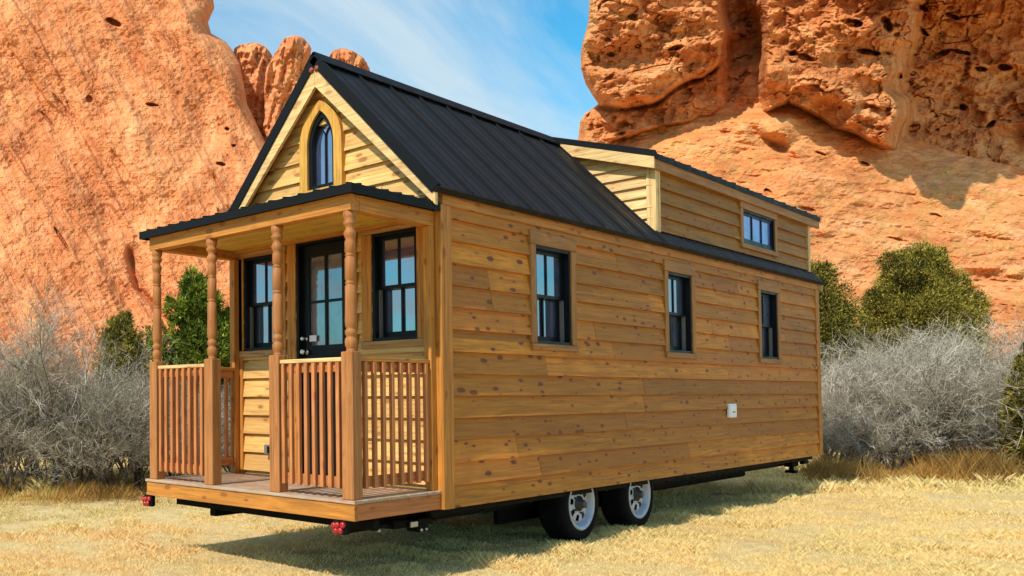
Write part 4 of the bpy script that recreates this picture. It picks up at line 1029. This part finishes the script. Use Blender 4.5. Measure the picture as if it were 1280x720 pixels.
# rusty low growth along the foot of the shrubs
def leafmat(name, cols, trans=0.25):
    m, t, p = newmat(name)
    at = N(t, 'ShaderNodeAttribute', attribute_name='tone')
    c = ramp(t, [(0.0, cols[0]), (0.45, cols[1]), (0.8, cols[2]), (1.0, cols[3])], at.outputs['Fac'])
    t.links.new(c, p.inputs['Base Color']); p.inputs['Roughness'].default_value = 0.7; p.inputs['Specular IOR Level'].default_value = 0.2
    tl = N(t, 'ShaderNodeBsdfTranslucent'); t.links.new(c, tl.inputs[0]); ms = N(t, 'ShaderNodeMixShader'); ms.inputs[0].default_value = trans
    t.links.new(p.outputs[0], ms.inputs[1]); t.links.new(tl.outputs[0], ms.inputs[2]); t.links.new(ms.outputs[0], t.nodes['Material Output'].inputs[0])
    return m
def tri_mesh(name, v, tone, mat):
    n = len(v); me = bpy.data.meshes.new(name); me.vertices.add(n*3); me.vertices.foreach_set('co', v.reshape(-1).astype(np.float32))
    me.loops.add(n*3); me.loops.foreach_set('vertex_index', np.arange(n*3, dtype=np.int32)); me.polygons.add(n)
    me.polygons.foreach_set('loop_start', (np.arange(n)*3).astype(np.int32)); me.polygons.foreach_set('loop_total', np.full(n, 3, np.int32)); me.update()
    at = me.attributes.new('tone', 'FLOAT', 'POINT'); at.data.foreach_set('value', np.repeat(tone, 3).astype(np.float32)); me.materials.append(mat); return me
r_ = np.random.default_rng(77); n = 60000
pxx = np.concatenate([r_.uniform(1000, 1340, n//2), r_.uniform(-60, 300, n-n//2)])
dep = np.where(pxx > 600, r_.normal(16.6, 0.6, n), r_.normal(14.3, 0.55, n))
d = np.stack([F[0]+R2[0]*(pxx-PPX)/FPX, F[1]+R2[1]*(pxx-PPX)/FPX], -1); x = CAM[0]+d[:, 0]*dep; y = CAM[1]+d[:, 1]*dep
cl = fbm(x*1.6, y*1.6, 3, 3); keep = (cl > -0.15) & ~((x < 10.6) & (x > -1.5) & (y > -0.15) & (y < 2.8)); x = x[keep]; y = y[keep]; cl = cl[keep]; right_side = (pxx > 600)[keep]; n = len(x)
h = r_.uniform(0.05, 0.42, n)*(0.3+1.0*np.clip(cl+0.2, 0, 1)*1.5)*np.where(right_side, 1.0, 0.6); a = r_.uniform(0, 6.28, n); la = r_.uniform(0, 6.28, n); w = r_.uniform(0.003, 0.008, n); z = r_.random(n)*h*0.5
V = np.stack([np.stack([x-np.cos(a)*w, y-np.sin(a)*w, z], -1), np.stack([x+np.cos(a)*w, y+np.sin(a)*w, z], -1), np.stack([x+np.cos(la)*h*0.5, y+np.sin(la)*h*0.5, z+h*0.7], -1)], 1)
tn = np.clip(0.5+0.6*fbm(x*0.6, y*0.6, 9, 3)+r_.normal(0, 0.2, n), 0, 1)
lo = bpy.data.objects.new('underbrush', tri_mesh('underbrush', V, tn, leafmat('rusty_brush', [(0.16, 0.10, 0.03), (0.40, 0.23, 0.06), (0.60, 0.30, 0.07), (0.44, 0.38, 0.12)]))); COL.objects.link(lo)
tag(lo, 'rusty ochre undergrowth along the foot of the grey shrubs', 'undergrowth', kind='stuff')

# ================================================================= JUNIPERS
def crown(seed, lobes, n, leaf, flat=0.0):
    """lobes: (x,y,z,rx,ry,rz); leaf clumps scattered through the shell of each lobe"""
    r_ = np.random.default_rng(seed); tot = sum(l[3]*l[5] for l in lobes); V = []; T = []
    for l in lobes:
        nc = max(12, int(n*l[3]*l[5]/tot/16)); d = r_.normal(size=(nc, 3)); d /= np.linalg.norm(d, axis=1)[:, None]
        rad = r_.uniform(0.45, 1.06, nc)**0.45*(1+0.16*np.sin(d[:, 0]*5+seed)*np.cos(d[:, 2]*6+l[0]))
        c = np.array(l[:3])+d*rad[:, None]*np.array(l[3:6])
        cs = r_.uniform(0.10, 0.24, nc)*min(1.0, l[3]*1.5); ct = r_.uniform(0, 1, nc)
        lt = r_.uniform(-0.16, 0.16); dk = r_.random(nc) < 0.20
        ct = np.where(dk, -0.2, ct) + lt  # random clumps coloured dark as painted shade in the crown's gaps
        m_ = 16; off = r_.normal(size=(nc, m_, 3))*0.55; pos = c[:, None]+off*cs[:, None, None]
        dirv = off + d[:, None]*0.9 + np.array([0, 0, 0.55]) + r_.normal(size=(nc, m_, 3))*0.35; dirv /= np.linalg.norm(dirv, axis=2)[..., None]
        sd = np.cross(dirv, r_.normal(size=(nc, m_, 3))); sd /= np.linalg.norm(sd, axis=2)[..., None]
        ln = leaf*r_.uniform(0.7, 1.5, (nc, m_, 1)); w = leaf*0.32*r_.uniform(0.6, 1.3, (nc, m_, 1))
        tri = np.stack([pos-sd*w, pos+sd*w, pos+dirv*ln], 2).reshape(-1, 3, 3); V.append(tri)
        T.append(np.clip(0.15+0.55*ct[:, None]+r_.normal(0, 0.12, (nc, m_)), 0, 1).reshape(-1))
    V = np.concatenate(V); T = np.concatenate(T); ok = V[:, :, 2].min(1) > 0.02; return V[ok], T[ok]
JG = leafmat('olive_juniper_leaf', [(0.012, 0.012, 0.003), (0.27, 0.225, 0.035), (0.58, 0.46, 0.08), (0.85, 0.68, 0.18)])
PG = leafmat('green_pine_leaf', [(0.020, 0.035, 0.006), (0.17, 0.22, 0.020), (0.40, 0.45, 0.05), (0.65, 0.62, 0.12)])
YG = leafmat('yellow_green_leaf', [(0.05, 0.045, 0.010), (0.30, 0.25, 0.04), (0.50, 0.41, 0.07), (0.66, 0.52, 0.12)])
bark = plain('brown_bark', (0.10, 0.065, 0.04), 0.9, 0, 0.4, 10, 0.5, 0.1)
def tree(name, px_, dep, H, Wd, kind, mat, n, seed, label, leaf=0.075, group=None):
    x, y = site(px_, dep); o = empty(name, (x, y, -0.05)); rd = random.Random(seed); tag(o, label, 'tree', group)
    lobes = []
    if kind == 'dome':
        nl = 46
        for i in range(nl):
            u_ = rd.random(); zc = H*(0.10+0.86*u_); prof = math.sqrt(max(0.02, 1-((zc/H-0.22)/0.80)**2)) if zc/H > 0.22 else 0.9
            rr = Wd*prof*rd.uniform(0.35, 0.92); a_ = rd.uniform(0, 6.28); s = Wd*rd.uniform(0.20, 0.33)*(1.1-0.45*u_)
            lobes.append((math.cos(a_)*rr, math.sin(a_)*rr, min(zc, H-s*0.9), s, s, s*rd.uniform(0.9, 1.35)))
        lobes.append((0, 0, H*0.45, Wd*0.6, Wd*0.6, H*0.38)); lobes.append((0, 0, H*0.88, Wd*0.25, Wd*0.25, H*0.11))
        lobes = [(l[0]*0.96, l[1]*0.96, l[2], l[3]*0.72, l[4]*0.72, l[5]*0.75) for l in lobes[:46]] + [(0, 0, H*0.42, Wd*0.80, Wd*0.80, H*0.42), (0, 0, H*0.60, Wd*0.60, Wd*0.60, H*0.36), (0.1, 0, H*0.82, Wd*0.30, Wd*0.30, H*0.17)]
    elif kind == 'cone':
        nl = 34
        for i in range(nl):
            u_ = rd.random()**0.9; zc = H*(0.08+0.86*u_); rr = Wd*(1-u_)**0.75*rd.uniform(0.3, 0.95); a_ = rd.uniform(0, 6.28); s = Wd*rd.uniform(0.18, 0.32)*(1.1-0.6*u_)
            lobes.append((math.cos(a_)*rr, math.sin(a_)*rr, zc, s, s, s*rd.uniform(0.9, 1.3)))
        lobes.append((0, 0, H*0.92, Wd*0.12, Wd*0.12, H*0.08))
    V, T = crown(seed, lobes, n, leaf)
    c = bpy.data.objects.new('crown', tri_mesh('crown', V, T, mat)); COL.objects.link(c); c.parent = o
    m = MB(); pr = Vector((0, 0, 0)); r0 = 0.05*H**0.7
    for i in range(6):
        q = Vector((rd.uniform(-0.06, 0.06)*H*0.3, rd.uniform(-0.06, 0.06)*H*0.3, H*0.9*(i+1)/6)); m.tube(pr, q, r0*(1-i/6.5), r0*(1-(i+1)/6.5), 8)
        for k in range(3):
            a_ = rd.uniform(0, 6.28); e_ = q + Vector((math.cos(a_), math.sin(a_), 0.5))*Wd*0.6*(1-0.12*i); m.tube(q, e_, r0*0.3*(1-i/7), 0.008, 5)
        pr = q
    m.build('trunk', bark, o)
    return o
tree('juniper_tree', 1150, 31, 6.6, 2.25, 'dome', JG, 300000, 3, 'large olive green juniper with rounded crown standing right of the house', 0.065)
tree('juniper_tree', 1014, 28, 5.6, 2.0, 'dome', JG, 120000, 9, 'olive juniper partly hidden behind the back end of the house', 0.065)
tree('juniper_tree', 1086, 32, 4.9, 0.75, 'cone', JG, 34000, 12, 'narrow juniper squeezed against the left flank of the large rounded juniper', 0.08)
tree('juniper_tree', 1294, 16.4, 2.45, 0.50, 'dome', JG, 40000, 15, 'dark juniper cut by the right edge of the picture', 0.06)
tree('pine_tree', 240, 27, 5.35, 2.5, 'cone', PG, 60000, 21, 'dark green pine seen between the left porch posts', 0.10)
tree('pine_tree', 286, 27.5, 4.3, 1.0, 'cone', PG, 18000, 23, 'dark green pine just left of the front wall corner', 0.10)
tree('juniper_tree', 152, 24, 3.85, 0.95, 'dome', YG, 36000, 27, 'yellow green juniper left of the porch roof end', 0.07)
tree('juniper_tree', 1250, 58, 5.8, 0.75, 'cone', PG, 5000, 31, 'small distant dark conifer at the foot of the slope, left one', 0.16)
tree('juniper_tree', 1272, 60, 5.4, 0.55, 'cone', PG, 4000, 33, 'tiny distant conifer at the foot of the slope, nearest the right edge', 0.16)
